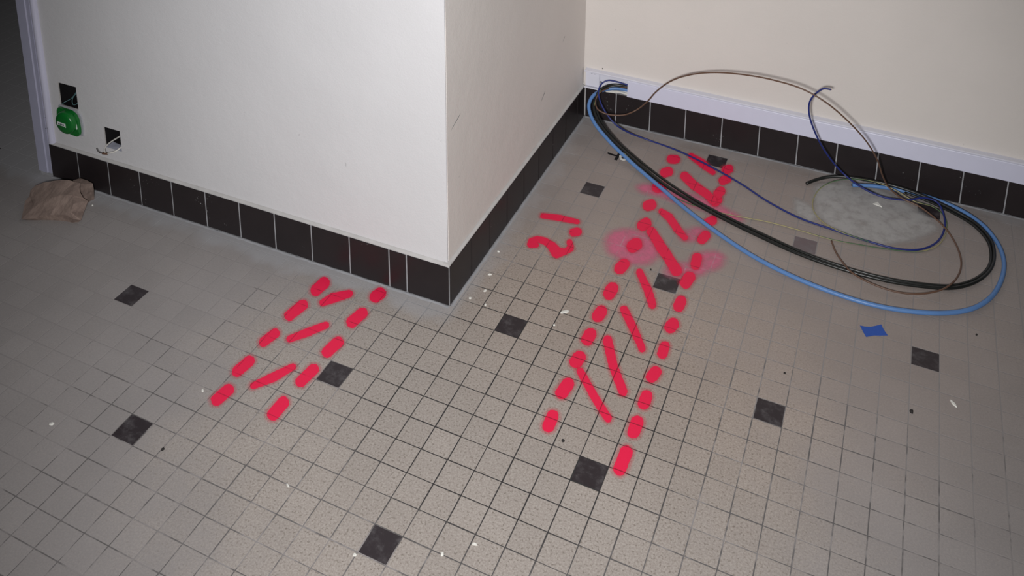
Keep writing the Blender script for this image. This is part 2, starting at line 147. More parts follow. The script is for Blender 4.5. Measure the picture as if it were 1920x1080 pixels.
def box_bm(x0, x1, y0, y1, z0, z1, bevel=0, seg=2, bm=None):
    own = bm is None
    bm = bm or bmesh.new()
    v = [bm.verts.new(p) for p in ((x0,y0,z0),(x1,y0,z0),(x1,y1,z0),(x0,y1,z0),(x0,y0,z1),(x1,y0,z1),(x1,y1,z1),(x0,y1,z1))]
    for f in ((0,3,2,1),(4,5,6,7),(0,1,5,4),(1,2,6,5),(2,3,7,6),(3,0,4,7)): bm.faces.new([v[i] for i in f])
    if bevel and own: bmesh.ops.bevel(bm, geom=bm.edges[:], offset=bevel, segments=seg, affect='EDGES', profile=0.6)
    return bm

def box(name, x0, x1, y0, y1, z0, z1, mat, parent=None, loc=None, rotz=0, bevel=0):
    return link(name, bm_mesh(name, box_bm(x0, x1, y0, y1, z0, z1, bevel), mat), parent, loc, rotz)

def prism(name, pts, axis, a0, a1, mat, parent=None, loc=None, rotz=0, bevel=0):
    """extrude a 2-D outline along an axis: 'z' (x,y outline), 'y' (x,z outline) or 'x' (y,z outline)"""
    f = {'z': lambda p, a: (p[0], p[1], a), 'y': lambda p, a: (p[0], a, p[1]), 'x': lambda p, a: (a, p[0], p[1])}[axis]
    bm = bmesh.new()
    A = [bm.verts.new(f(p, a0)) for p in pts]; B = [bm.verts.new(f(p, a1)) for p in pts]
    n = len(pts)
    bm.faces.new(A); bm.faces.new(list(reversed(B)))
    for i in range(n): bm.faces.new((A[i], A[(i+1) % n], B[(i+1) % n], B[i]))
    if bevel: bmesh.ops.bevel(bm, geom=bm.edges[:], offset=bevel, segments=2, affect='EDGES')
    bmesh.ops.triangulate(bm, faces=[q for q in bm.faces if len(q.verts) > 8])
    return link(name, bm_mesh(name, bm, mat), parent, loc, rotz)

def lathe_y(name, prof, cx, cz, mat, parent=None, n=32):
    """profile of (radius, y) revolved around an axis parallel to y"""
    vs, fs = [], []
    for r, y in prof:
        for k in range(n):
            t = 2 * math.pi * k / n; vs.append((cx + r * math.cos(t), y, cz + r * math.sin(t)))
    for i in range(len(prof) - 1):
        for k in range(n):
            a, b = i * n + k, i * n + (k + 1) % n; fs.append((a, a + n, b + n, b))
    fs.append(tuple(range((len(prof) - 1) * n, len(prof) * n)))
    return mk(name, vs, fs, mat, parent, smooth=False)

def catmull(P, n):
    P = [Vector(p) for p in P]; out = []
    Q = [P[0] * 2 - P[1]] + P + [P[-1] * 2 - P[-2]]
    for i in range(1, len(Q) - 2):
        p0, p1, p2, p3 = Q[i-1:i+3]
        t0 = 0.0; t1 = t0 + max((p1-p0).length, 1e-6) ** .5; t2 = t1 + max((p2-p1).length, 1e-6) ** .5; t3 = t2 + max((p3-p2).length, 1e-6) ** .5
        for k in range(n):
            t = t1 + (t2 - t1) * k / n
            a1 = p0*((t1-t)/(t1-t0)) + p1*((t-t0)/(t1-t0)); a2 = p1*((t2-t)/(t2-t1)) + p2*((t-t1)/(t2-t1)); a3 = p2*((t3-t)/(t3-t2)) + p3*((t-t2)/(t3-t2))
            b1 = a1*((t2-t)/(t2-t0)) + a2*((t-t0)/(t2-t0)); b2 = a2*((t3-t)/(t3-t1)) + a3*((t-t1)/(t3-t1))
            out.append(b1*((t2-t)/(t2-t1)) + b2*((t-t1)/(t2-t1)))
    out.append(P[-1].copy())
    return out

def tube_mesh(name, pts, r, mat, sides=10, mat2=None, twist=0.0):
    """a round cable along a path, closed at both ends; mat2 colours a twisting stripe"""
    vs, fs, mi = [], [], []
    n = len(pts); T = [(pts[min(i+1, n-1)] - pts[max(i-1, 0)]).normalized() for i in range(n)]
    N = T[0].orthogonal().normalized()
    for i in range(n):
        N = (N - T[i] * N.dot(T[i])).normalized(); B = T[i].cross(N)
        for k in range(sides):
            a = 2 * math.pi * k / sides + twist * i
            vs.append(pts[i] + (N * math.cos(a) + B * math.sin(a)) * r)
    for i in range(n - 1):
        for k in range(sides):
            a, b = i * sides + k, i * sides + (k + 1) % sides
            fs.append((a, b, b + sides, a + sides)); mi.append(1 if mat2 and k < sides // 2 else 0)
    fs.append(tuple(reversed(range(sides)))); mi.append(0)
    fs.append(tuple(range((n - 1) * sides, n * sides))); mi.append(0)
    me = bpy.data.meshes.new(name); me.from_pydata([tuple(v) for v in vs], [], fs); me.update()
    me.materials.append(mat)
    if mat2: me.materials.append(mat2)
    me.polygons.foreach_set('material_index', mi)
    me.polygons.foreach_set('use_smooth', [True] * (len(fs) - 2) + [False] * 2)
    return me

# ------------------------------------------------------------------ node materials
class NT:
    def __init__(s, name):
        s.m = bpy.data.materials.new(name); s.m.use_nodes = True
        s.t = s.m.node_tree; s.t.nodes.clear()
        s.out = s.t.nodes.new('ShaderNodeOutputMaterial')
    def node(s, typ, **kw):
        n = s.t.nodes.new(typ)
        for k, v in kw.items(): setattr(n, k, v)
        return n
    def put(s, sock, v):
        if v is None: return
        if isinstance(v, bpy.types.NodeSocket): s.t.links.new(v, sock)
        elif isinstance(v, (tuple, list)): sock.default_value = tuple(v) + ((1.0,) if len(v) == 3 and sock.type == 'RGBA' else ())
        else: sock.default_value = v
    def math(s, op, a, b=None, c=None, clamp=False):
        n = s.node('ShaderNodeMath', operation=op, use_clamp=clamp)
        for i, v in enumerate((a, b, c)): s.put(n.inputs[i], v)
        return n.outputs[0]
    def vmath(s, op, a, b=None):
        n = s.node('ShaderNodeVectorMath', operation=op); s.put(n.inputs[0], a); s.put(n.inputs[1], b)
        return n.outputs['Value'] if op in ('LENGTH', 'DISTANCE') else n.outputs[0]
    def mix(s, f, a, b):
        n = s.node('ShaderNodeMix', data_type='RGBA'); s.put(n.inputs[0], f); s.put(n.inputs[6], a); s.put(n.inputs[7], b)
        return n.outputs[2]
    def pos(s): return s.node('ShaderNodeNewGeometry').outputs['Position']
    def objc(s): return s.node('ShaderNodeTexCoord').outputs['Object']
    def noise(s, vec, scale, detail=2, rough=0.5):
        n = s.node('ShaderNodeTexNoise'); s.put(n.inputs['Vector'], vec); n.inputs['Scale'].default_value = scale
        n.inputs['Detail'].default_value = detail; n.inputs['Roughness'].default_value = rough
        return n.outputs[0]
    def ramp(s, f, lo, hi, a=0.0, b=1.0):
        n = s.node('ShaderNodeMapRange', interpolation_type='SMOOTHSTEP')
        for i, v in enumerate((f, lo, hi, a, b)): s.put(n.inputs[i], v)
        return n.outputs[0]
    def bump(s, h, strength, dist):
        n = s.node('ShaderNodeBump'); n.inputs['Strength'].default_value = strength; n.inputs['Distance'].default_value = dist
        s.put(n.inputs['Height'], h); return n.outputs[0]
    def bsdf(s, color, rough=0.6, normal=None, spec=0.4, alpha=None, metallic=0.0, trans=0.0):
        n = s.node('ShaderNodeBsdfPrincipled')
        s.put(n.inputs['Base Color'], color); s.put(n.inputs['Roughness'], rough)
        n.inputs['Specular IOR Level'].default_value = spec; n.inputs['Metallic'].default_value = metallic
        n.inputs['Transmission Weight'].default_value = trans
        if normal is not None: s.put(n.inputs['Normal'], normal)
        if alpha is not None: s.put(n.inputs['Alpha'], alpha)
        s.t.links.new(n.outputs[0], s.out.inputs[0]); return s.m

def plain(name, col, rough=0.5, spec=0.4, var=0.12, scale=60.0, bump=0.0, metallic=0.0):
    t = NT(name); p = t.objc(); n = t.noise(p, scale, 3)
    c = t.mix(n, tuple(v * (1 - var) for v in col), tuple(min(1, v * (1 + var)) for v in col))
    nm = t.bump(n, bump, 0.001) if bump else None
    return t.bsdf(c, rough, nm, spec, metallic=metallic)

def blob(t, p, x, y, r, w):
    d = t.vmath('DISTANCE', p, (x, y, 0.0))
    return t.ramp(d, r * 0.35, r, w, 0.0)

def dirt_field(t, p):
    """0 = joints covered with dust, 1 = joints clean and dark; where the dust lies has its own shape on this floor"""
    a = blob(t, p, 0.11, 0.37, 0.50, 1.15)
    for args in ((-0.33, 0.00, 0.55, 0.50), (0.58, 0.32, 0.50, 0.52), (-0.30, 0.30, 0.40, 0.36), (0.22, 0.05, 0.45, 0.45), (0.30, 0.62, 0.22, 0.30), (0.90, 0.45, 0.35, 0.34)):
        a = t.math('MAXIMUM', a, blob(t, p, *args))
    n = t.noise(p, 9.0, 3, 0.6); n2 = t.noise(p, 40.0, 2, 0.6); n3 = t.noise(p, 17.0, 2, 0.5)
    k = t.math('ADD', t.math('ADD', t.math('MULTIPLY', n, 0.4), t.math('MULTIPLY', n2, 0.3)), t.math('MULTIPLY', n3, 0.3))
    th = t.math('SUBTRACT', 0.645, t.math('MULTIPLY', a, 0.33))
    vis = t.ramp(t.math('SUBTRACT', k, th), -0.05, 0.05)
    return t.math('MULTIPLY', vis, t.math('ADD', 0.22, t.math('MULTIPLY', a, 0.76)), clamp=True)

DUST = (0.292, 0.270, 0.264)
CLEAN = (0.330, 0.290, 0.262)

def wall_dust(t, p):
    """grey plaster dust swept up against the foot of the walls"""
    sep = t.node('ShaderNodeSeparateXYZ'); t.put(sep.inputs[0], p)
    x, y = sep.outputs[0], sep.outputs[1]
    n = t.math('MULTIPLY', t.math('SUBTRACT', t.noise(p, 11.0, 4, 0.6), 0.5), 0.11)
    front = t.math('MULTIPLY', t.ramp(t.math('ADD', t.math('SUBTRACT', 0.517, y), n), 0.012, 0.06, 1.0, 0.0), t.ramp(x, -0.11, -0.08, 1.0, 0.0))
    side = t.math('MULTIPLY', t.ramp(t.math('ADD', t.math('ADD', x, 0.11), n), 0.006, 0.05, 1.0, 0.0), t.ramp(y, 0.52, 0.60))
    back = t.ramp(t.math('ADD', t.math('SUBTRACT', 1.34, y), n), 0.005, 0.045, 1.0, 0.0)
    return t.math('MAXIMUM', t.math('MAXIMUM', t.math('MULTIPLY', front, 0.8), t.math('MULTIPLY', side, 0.55)), t.math('MULTIPLY', back, 0.7))

def mat_tile():
    t = NT('floor_tile_beige'); p = t.pos()
    cell = t.node('ShaderNodeTexWhiteNoise', noise_dimensions='2D')
    t.put(cell.inputs['Vector'], t.vmath('FLOOR', t.vmath('MULTIPLY', p, (20.0, 20.0, 0.0))))
    d = t.math('MULTIPLY', blob(t, p, 0.10, 0.30, 0.75, 1.0), 0.8)
    dusty = t.ramp(t.math('ADD', d, t.math('MULTIPLY', t.math('SUBTRACT', t.noise(p, 6.0, 4, 0.6), 0.5), 0.9)), 0.0, 0.75)
    c = t.mix(dusty, DUST, CLEAN)
    # speckle of the stoneware body
    sp = t.noise(p, 330.0, 2, 0.6)
    c = t.mix(t.ramp(sp, 0.42, 0.66, 0.0, t.math('ADD', t.math('MULTIPLY', dusty, 0.42), 0.16)), c, (0.45, 0.41, 0.37))
    sp2 = t.noise(p, 260.0, 2, 0.6)
    c = t.mix(t.ramp(sp2, 0.52, 0.72, 0.0, t.math('ADD', t.math('MULTIPLY', dusty, 0.6), 0.12)), c, (0.15, 0.125, 0.10))
    v = t.math('ADD', 0.97, t.math('MULTIPLY', cell.outputs[0], 0.06))
    cl = t.math('MULTIPLY', t.noise(p, 3.2, 4, 0.65), 0.34)
    v = t.math('MULTIPLY', v, t.math('ADD', 0.83, cl))
    hs = t.node('ShaderNodeHueSaturation'); t.put(hs.inputs['Value'], v); t.put(hs.inputs['Color'], c)
    c = t.mix(t.math('MULTIPLY', wall_dust(t, p), 0.75), hs.outputs[0], (0.40, 0.40, 0.42))
    # footprints and smears of pale dust
    sm = t.noise(t.vmath('MULTIPLY', p, (1.0, 2.2, 1.0)), 7.0, 5, 0.7)
    c = t.mix(t.ramp(sm, 0.58, 0.78, 0.0, 0.22), c, (0.36, 0.34, 0.33))
    tint = t.node('ShaderNodeMix', data_type='RGBA', blend_type='MULTIPLY'); t.put(tint.inputs[0], blob(t, p, 0.40, 0.98, 0.85, 1.0)); t.put(tint.inputs[6], c); t.put(tint.inputs[7], (1.065, 0.985, 0.93))
    c = tint.outputs[2]
    return t.bsdf(c, t.math('ADD', 0.5, t.math('MULTIPLY', sp, 0.3)), t.bump(sp, 0.12, 0.0006), 0.25)

def mat_grout():
    t = NT('floor_joint'); p = t.pos()
    d = dirt_field(t, p)
    n = t.noise(p, 140.0, 2)
    c = t.mix(d, tuple(v * 0.95 for v in DUST), (0.026, 0.025, 0.026))
    c = t.mix(t.math('MULTIPLY', n, 0.15), c, (0.2, 0.19, 0.18))
    c = t.mix(t.math('MULTIPLY', wall_dust(t, p), 0.85), c, (0.40, 0.40, 0.41))
    return t.bsdf(c, 0.85, None, 0.2)

def mat_dark_tile(name, base, dust):
    t = NT(name); p = t.pos()
    n = t.noise(p, 38.0, 5, 0.7); n2 = t.noise(t.vmath('MULTIPLY', p, (1.0, 3.0, 1.0)), 60.0, 3, 0.6)
    c = t.mix(t.ramp(n, 0.45, 0.8, 0.0, dust), base, (0.17, 0.16, 0.165))
    c = t.mix(t.ramp(n2, 0.66, 0.8, 0.0, dust * 0.6), c, (0.3, 0.29, 0.29))
    return t.bsdf(c, 0.42, t.bump(n, 0.08, 0.0008), 0.35)

def mat_skirt():
    t = NT('skirting_tile_brown'); p = t.objc(); q = t.pos()
    n = t.noise(q, 14.0, 4, 0.6); n2 = t.noise(q, 120.0, 4, 0.75)
    c = t.mix(n, (0.016, 0.0125, 0.0135), (0.026, 0.020, 0.021))
    c = t.mix(t.ramp(n2, 0.66, 0.86, 0.0, 0.28), c, (0.16, 0.15, 0.15))
    # plaster splashes
    sp = t.math('MULTIPLY', t.ramp(t.noise(q, 210.0, 2, 0.5), 0.66, 0.74), t.ramp(t.noise(q, 9.0, 2), 0.60, 0.70))
    c = t.mix(t.math('MULTIPLY', sp, 0.7), c, (0.5, 0.5, 0.5))
    return t.bsdf(c, 0.38, t.bump(n, 0.05, 0.002), 0.3)

def mat_wall(name, col, mottled):
    t = NT(name); p = t.pos()
    n = t.noise(p, 260.0, 3, 0.6); m = t.noise(p, 3.0, 4, 0.6); lo = t.noise(p, 22.0, 3, 0.6)
    c = t.mix(t.ramp(m, 0.3, 0.7, 0.0, mottled), col, tuple(v * 0.93 for v in col))
    # small scuffs and specks
    v = t.noise(t.vmath('MULTIPLY', p, (1.0, 1.0, 0.55)), 75.0, 2, 0.5)
    c = t.mix(t.ramp(v, 0.76, 0.82, 0.0, 0.5), c, tuple(k * 0.6 for k in col))
    h = t.math('ADD', t.math('MULTIPLY', n, 0.35), t.math('MULTIPLY', lo, 0.9))
    return t.bsdf(c, 0.62, t.bump(h, 0.55, 0.0016), 0.3)

def mat_paint():
    t = NT('red_marking_paint'); p = t.pos()
    at = t.node('ShaderNodeAttribute', attribute_name='sd'); sd = at.outputs['Fac']
    n = t.math('SUBTRACT', t.noise(p, 420.0, 3, 0.7), 0.5)
    lo = t.math('SUBTRACT', t.noise(p, 70.0, 2, 0.6), 0.5)
    s = t.math('ADD', sd, t.math('ADD', t.math('MULTIPLY', n, 0.0028), t.math('MULTIPLY', lo, 0.0026)))
    core = t.ramp(s, -0.0004, 0.0012)
    halo = t.ramp(t.math('ADD', sd, t.math('MULTIPLY', n, 0.010)), -0.0075, 0.0005, 0.0, 0.26)
    al = t.math('MAXIMUM', t.math('MULTIPLY', core, 0.97), halo)
    # joints of the tiling still show as a groove through the film
    sep = t.node('ShaderNodeSeparateXYZ'); t.put(sep.inputs[0], p)
    def line(v):
        f = t.math('FRACT', t.math('ADD', t.math('MULTIPLY', v, 20.0), 0.5))
        return t.ramp(t.math('ABSOLUTE', t.math('SUBTRACT', f, 0.5)), 0.012, 0.026, 1.0, 0.0)
    g = t.math('MAXIMUM', line(sep.outputs[0]), line(sep.outputs[1]))
    g = t.math('MULTIPLY', g, t.math('MAXIMUM', t.ramp(t.noise(p, 24.0, 2, 0.5), 0.42, 0.56, 0.0, 0.75), dirt_field(t, p)))
    col = t.mix(t.math('ADD', n, 0.5), (0.80, 0.012, 0.062), (0.86, 0.020, 0.085))
    col = t.mix(t.math('MULTIPLY', g, 0.8), col, (0.20, 0.012, 0.025))
    return t.bsdf(col, 0.55, None, 0.25, al)

def mat_mist(name, col, lo, hi, peak, nscale, joint=False):
    t = NT(name); p = t.pos()
    at = t.node('ShaderNodeAttribute', attribute_name='sd'); sd = at.outputs['Fac']
    n = t.math('SUBTRACT', t.noise(p, nscale, 4, 0.65), 0.5)
    n2 = t.noise(p, 34.0, 4, 0.7)
    a = t.ramp(t.math('ADD', sd, t.math('MULTIPLY', n, 0.007)), lo, hi, 0.0, peak)
    a = t.math('MULTIPLY', a, t.ramp(n2, 0.2, 0.62, 0.45, 1.0))
    if joint:                                        # the pale joints catch less of the mist
        sep = t.node('ShaderNodeSeparateXYZ'); t.put(sep.inputs[0], p)
        def line(v):
            f = t.math('FRACT', t.math('ADD', t.math('MULTIPLY', v, 20.0), 0.5))
            return t.ramp(t.math('ABSOLUTE', t.math('SUBTRACT', f, 0.5)), 0.010, 0.024, 1.0, 0.0)
        g = t.math('MULTIPLY', t.math('MAXIMUM', line(sep.outputs[0]), line(sep.outputs[1])), t.ramp(t.noise(p, 26.0, 2, 0.5), 0.45, 0.58))
        col = t.mix(t.math('MULTIPLY', g, 0.7), col, (0.66, 0.46, 0.50))
    return t.bsdf(col, 0.7, None, 0.2, a)

M = {}
M['tile'] = mat_tile(); M['grout'] = mat_grout()
M['dark_tile'] = mat_dark_tile('floor_tile_dark', (0.030, 0.023, 0.026), 0.55)
M['worn_tile'] = mat_dark_tile('floor_tile_worn', (0.15, 0.115, 0.12), 0.8)
M['skirt'] = mat_skirt()
M['mortar'] = plain('skirting_mortar', (0.33, 0.33, 0.345), 0.85, 0.2, 0.25, 70, 0.2)
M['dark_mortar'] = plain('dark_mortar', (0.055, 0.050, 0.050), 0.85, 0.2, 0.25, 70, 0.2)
M['bead'] = plain('plaster_bead', (0.50, 0.485, 0.475), 0.8, 0.2, 0.18, 40, 0.2)
M['wall_white'] = mat_wall('wall_paint_white', (0.665, 0.655, 0.665), 0.6)
M['wall_cream'] = mat_wall('wall_paint_cream', (0.71, 0.665, 0.625), 0.6)
M['wall_side'] = mat_wall('wall_cream_lightened', (0.80, 0.755, 0.715), 0.6)  # cream paint lightened in colour to make up for weak light on this face
M['cavity'] = plain('cavity_shade', (0.012, 0.011, 0.012), 0.9, 0.1, 0.4, 30)  # near-black colour stands in for the shade inside the wall openings
M['plaster_edge'] = plain('cut_plaster_edge', (0.5, 0.48, 0.46), 0.9, 0.1, 0.3, 200, 0.3)
M['frame'] = plain('frame_lilac_paint', (0.42, 0.42, 0.54), 0.42, 0.4, 0.05, 30)
M['frame_bead'] = plain('frame_bead_paint', (0.58, 0.575, 0.70), 0.4, 0.4, 0.04, 30)
M['pvc'] = plain('white_pvc', (0.66, 0.665, 0.80), 0.4, 0.4, 0.03, 40)
M['pvc_in'] = plain('white_pvc_base', (0.70, 0.70, 0.78), 0.45, 0.4, 0.04, 40)
M['steel'] = plain('screw_steel', (0.22, 0.22, 0.26), 0.35, 0.5, 0.2, 200, metallic=0.7)
M['black_ink'] = plain('black_ink', (0.012, 0.011, 0.012), 0.6, 0.3, 0.3, 80)
M['blue_cable'] = plain('light_blue_sheath', (0.105, 0.225, 0.48), 0.42, 0.45, 0.12, 35)
M['black_cable'] = plain('black_sheath', (0.010, 0.011, 0.010), 0.36, 0.5, 0.25, 50)
M['navy_wire'] = plain('dark_blue_sheath', (0.014, 0.025, 0.17), 0.4, 0.45, 0.15, 50)
M['brown_wire'] = plain('brown_sheath', (0.13, 0.070, 0.045), 0.42, 0.45, 0.15, 50)
M['green_wire'] = plain('green_sheath', (0.06, 0.13, 0.06), 0.45, 0.4, 0.15, 50)
M['yellow_wire'] = plain('yellow_sheath', (0.36, 0.32, 0.15), 0.45, 0.4, 0.15, 50)
M['copper'] = plain('copper_core', (0.55, 0.25, 0.12), 0.35, 0.5, 0.1, 50, metallic=0.8)
M['green_box'] = plain('green_plastic', (0.006, 0.145, 0.022), 0.28, 0.5, 0.1, 40)
M['grey_lip'] = plain('grey_plastic_lip', (0.42, 0.43, 0.46), 0.4, 0.5, 0.1, 40)
M['paper'] = plain('white_label', (0.75, 0.77, 0.76), 0.6, 0.3, 0.04, 60)
M['print'] = plain('label_print', (0.10, 0.13, 0.14), 0.6, 0.3, 0.2, 60)
M['teal_wire'] = plain('teal_sheath', (0.08, 0.16, 0.17), 0.45, 0.4, 0.15, 50)
M['white_wire'] = plain('white_sheath', (0.62, 0.60, 0.56), 0.5, 0.4, 0.08, 50)
M['flap'] = plain('grey_plastic_flap', (0.30, 0.31, 0.37), 0.5, 0.4, 0.1, 50)
M['tape'] = plain('blue_tape', (0.020, 0.085, 0.40), 0.5, 0.4, 0.08, 90)
M['chip'] = plain('white_plaster_chip', (0.72, 0.71, 0.66), 0.8, 0.2, 0.15, 200, 0.3)
M['grit'] = plain('dark_grit', (0.03, 0.027, 0.026), 0.7, 0.3, 0.4, 200, 0.3)
M['paint'] = mat_paint()
M['mist'] = mat_mist('pink_overspray', (0.78, 0.18, 0.31), -0.018, 0.014, 0.74, 120.0, True)
M['cement'] = mat_mist('cement_smear', (0.47, 0.46, 0.45), -0.014, 0.014, 0.85, 60.0)

def mat_stone(name, f0):
    t = NT(name); p = t.objc()
    w = t.noise(t.vmath('MULTIPLY', p, (1.0, 0.28, 1.0)), 70.0, 4, 0.65); f = t.noise(p, 300.0, 3, 0.6)
    c = t.mix(t.ramp(w, 0.3, 0.7), tuple(v * f0 for v in (0.185, 0.132, 0.112)), tuple(v * f0 for v in (0.31, 0.228, 0.192)))
    c = t.mix(t.math('MULTIPLY', f, 0.22), c, tuple(v * f0 for v in (0.40, 0.33, 0.29)))
    return t.bsdf(c, 0.8, t.bump(t.math('ADD', w, t.math('MULTIPLY', f, 0.4)), 0.5, 0.003), 0.2)
M['stone'] = mat_stone('brown_sandstone', 1.0); M['stone_dark'] = mat_stone('dark_sandstone', 0.68)

# ------------------------------------------------------------------ setting: floor
FRONT = ((-1.2223, 0.5119, 0.0), 0.0079)          # origin and turn of each wall: local x runs along it, local y goes into it
SIDE = ((-0.1091, 0.5232, 0.0), math.radians(90) - 0.0011)
BACK = ((-0.1085, 1.3452, 0.0), -0.00926)
P = 0.05                                            # tile pitch

floor = box('floor', -3.0, 2.7, -1.3, 2.6, -0.06, -0.00028, M['grout'])
tag(floor, kind='structure')

def tile_verts(x, y, dz=0.0, h=0.0240, z0=-0.004):
    t = h - 0.0005
    return [(x-h, y-h, z0), (x+h, y-h, z0), (x+h, y+h, z0), (x-h, y+h, z0), (x-h, y-h, -0.00012+dz), (x+h, y-h, -0.00012+dz), (x+h, y+h, -0.00012+dz), (x-h, y+h, -0.00012+dz),
            (x-t, y-t, dz), (x+t, y-t, dz), (x+t, y+t, dz), (x-t, y+t, dz)]
TF = [(0,1,5,4), (1,2,6,5), (2,3,7,6), (3,0,4,7), (4,5,9,8), (5,6,10,9), (6,7,11,10), (7,4,8,11), (8,9,10,11)]

def in_poly(x, y, poly):
    ins = False; n = len(poly)
    for i in range(n):
        (x0, y0), (x1, y1) = poly[i], poly[i-1]
        if (y0 > y) != (y1 > y) and x < (x1-x0) * (y-y0) / (y1-y0) + x0: ins = not ins
    return ins
SEEN = [(-0.50, -0.30), (0.95, 0.37), (1.02, 1.34), (-0.11, 1.34), (-0.11, 0.52), (-1.25, 0.51), (-2.3, 1.24)]

def free(x, y):
    if y + 0.024 > 1.345: return False
    if x > -1.27 and x < -0.085 and y > 0.497: return False
    return True
cells = []
for i in range(-54, 50):
    for j in range(-22, 27):
        x, y = (i + 0.5) * P, (j + 0.5) * P
        if free(x, y): cells.append((i, j, x, y))
for j in range(27, 48):
    for i in range(-54, -25): cells.append((i, j, (i + 0.5) * P, (j + 0.5) * P))
is_dark = lambda i, j: not (i < -25 and j > 11) and i % 5 == 0 and j % 5 == 0 and ((i // 5 + j // 5) % 2 == 0)
shown = sorted((c for c in cells if in_poly(c[2], c[3], SEEN) and not is_dark(c[0], c[1])),
               key=lambda c: (c[2]-CAM.x)**2 + (c[3]-CAM.y)**2)
near = set((c[0], c[1]) for c in shown[:300])

def tile_mesh(name, mat):
    me = bpy.data.meshes.new(name); me.from_pydata(tile_verts(0, 0), [], TF); me.update(); me.materials.append(mat); return me
ME_T = tile_mesh('floor_tile', M['tile']); ME_D = tile_mesh('dark_floor_tile', M['dark_tile']); ME_W = tile_mesh('worn_floor_tile', M['worn_tile'])
rest_v, rest_f = [], []
for i, j, x, y in cells:
    jx, jy = random.uniform(-0.0003, 0.0003), random.uniform(-0.0003, 0.0003)
    if is_dark(i, j):
        worn = (i, j) == (10, 20)
        o = link('worn_floor_tile' if worn else 'dark_floor_tile', ME_W if worn else ME_D, floor, (x + jx, y + jy, -0.0001 if worn else random.uniform(0, 0.0002)))
        o['label'] = 'small worn mauve floor tile with a chipped face' if worn else 'small square dark brown floor tile'
    elif (i, j) in near:
        link('floor_tile', ME_T, floor, (x + jx, y + jy, random.uniform(-0.0001, 0.0001)))
    else:
        b = len(rest_v); rest_v += tile_verts(x + jx, y + jy, random.uniform(-0.0001, 0.0001))
        rest_f += [tuple(b + k for k in f) for f in TF]
# narrow cut tiles along the foot of the walls
def cut_tile(x0, x1, y0, y1):
    b = len(rest_v)
    rest_v.extend([(x0, y0, -0.004), (x1, y0, -0.004), (x1, y1, -0.004), (x0, y1, -0.004), (x0, y0, 0), (x1, y0, 0), (x1, y1, 0), (x0, y1, 0)])
    rest_f.extend([tuple(b + k for k in f) for f in ((0,1,5,4), (1,2,6,5), (2,3,7,6), (3,0,4,7), (4,5,6,7))])
for i in range(-3, 50): cut_tile(max(i * P + 0.0008, -0.114), (i + 1) * P - 0.0008, 1.3006, 1.352)
for i in range(-26, -2): cut_tile(i * P + 0.0008, (i + 1) * P - 0.0008, 0.5006, 0.526)
for j in range(10, 27): cut_tile(-0.114, -0.1006, max(j * P + 0.0008, 0.5268), min((j + 1) * P - 0.0008, 1.2998))
tag(mk('floor_tile_field', rest_v, rest_f, M['tile'], floor), kind='stuff')

# ------------------------------------------------------------------ setting: walls
def panel(name, u0, u1, z0, z1, y, depth, holes, mat, frame, extra=()):
    """plaster sheet with real openings; the reveals are cut plaster"""
    us = sorted(set([u0, u1] + [h[0] for h in holes] + [h[1] for h in holes]))
    zs = sorted(set([z0, z1] + [h[2] for h in holes] + [h[3] for h in holes]))
    vs, fs, idx = [], [], {}
    def V(u, yy, z):
        k = (round(u, 5), round(yy, 5), round(z, 5))
        if k not in idx: idx[k] = len(vs); vs.append((u, yy, z))
        return idx[k]
    inh = lambda u, z: any(h[0] < u < h[1] and h[2] < z < h[3] for h in holes)
    for a, b in zip(us, us[1:]):
        for c, d in zip(zs, zs[1:]):
            if inh((a+b)/2, (c+d)/2): continue
            fs.append((V(a,y,c), V(b,y,c), V(b,y,d), V(a,y,d)))
            fs.append((V(a,y+depth,d), V(b,y+depth,d), V(b,y+depth,c), V(a,y+depth,c)))
    nf = len(fs)
    for h in holes:
        a, b, c, d = h
        fs += [(V(a,y,c), V(a,y,d), V(a,y+depth,d), V(a,y+depth,c)), (V(b,y,d), V(b,y,c), V(b,y+depth,c), V(b,y+depth,d)),
               (V(b,y,c), V(a,y,c), V(a,y+depth,c), V(b,y+depth,c)), (V(a,y,d), V(b,y,d), V(b,y+depth,d), V(a,y+depth,d))]
    ne = len(fs)
    fs += [(V(u0,y,z0), V(u0,y,z1), V(u0,y+depth,z1), V(u0,y+depth,z0)), (V(u1,y,z1), V(u1,y,z0), V(u1,y+depth,z0), V(u1,y+depth,z1)),
           (V(u0,y,z1), V(u1,y,z1), V(u1,y+depth,z1), V(u0,y+depth,z1)), (V(u1,y,z0), V(u0,y,z0), V(u0,y+depth,z0), V(u1,y+depth,z0))]
    o = mk(name, vs, fs, mat, None, frame[0], frame[1])
    o.data.materials.append(M['plaster_edge'])
    o.data.polygons.foreach_set('material_index', [0] * nf + [1] * (ne - nf) + [0] * (len(fs) - ne))
    return tag(o, kind='structure')

PL = 0.0075                                          # how far the plaster lies behind the face of the skirting
H1 = (0.0530, 0.1120, 0.2085, 0.2695); H2 = (0.1880, 0.2390, 0.1285, 0.1825)
wall_front = panel('wall_front', -0.02, 1.1126 - PL, 0.0975, 2.5, PL, 0.0035, [H1, H2], M['wall_white'], FRONT)
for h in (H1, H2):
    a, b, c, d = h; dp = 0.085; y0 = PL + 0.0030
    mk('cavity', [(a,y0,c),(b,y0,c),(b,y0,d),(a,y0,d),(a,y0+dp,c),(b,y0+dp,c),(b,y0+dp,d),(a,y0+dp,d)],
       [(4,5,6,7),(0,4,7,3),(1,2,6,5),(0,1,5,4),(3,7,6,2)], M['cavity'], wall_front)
wall_side = panel('wall_side', PL + 0.0005, 0.83, 0.0995, 2.5, PL, 0.016, [], M['wall_side'], SIDE)
wall_back = panel('wall_back', -0.02, 2.7, 0.0, 2.5, 0.0085, 0.05, [], M['wall_cream'], BACK)
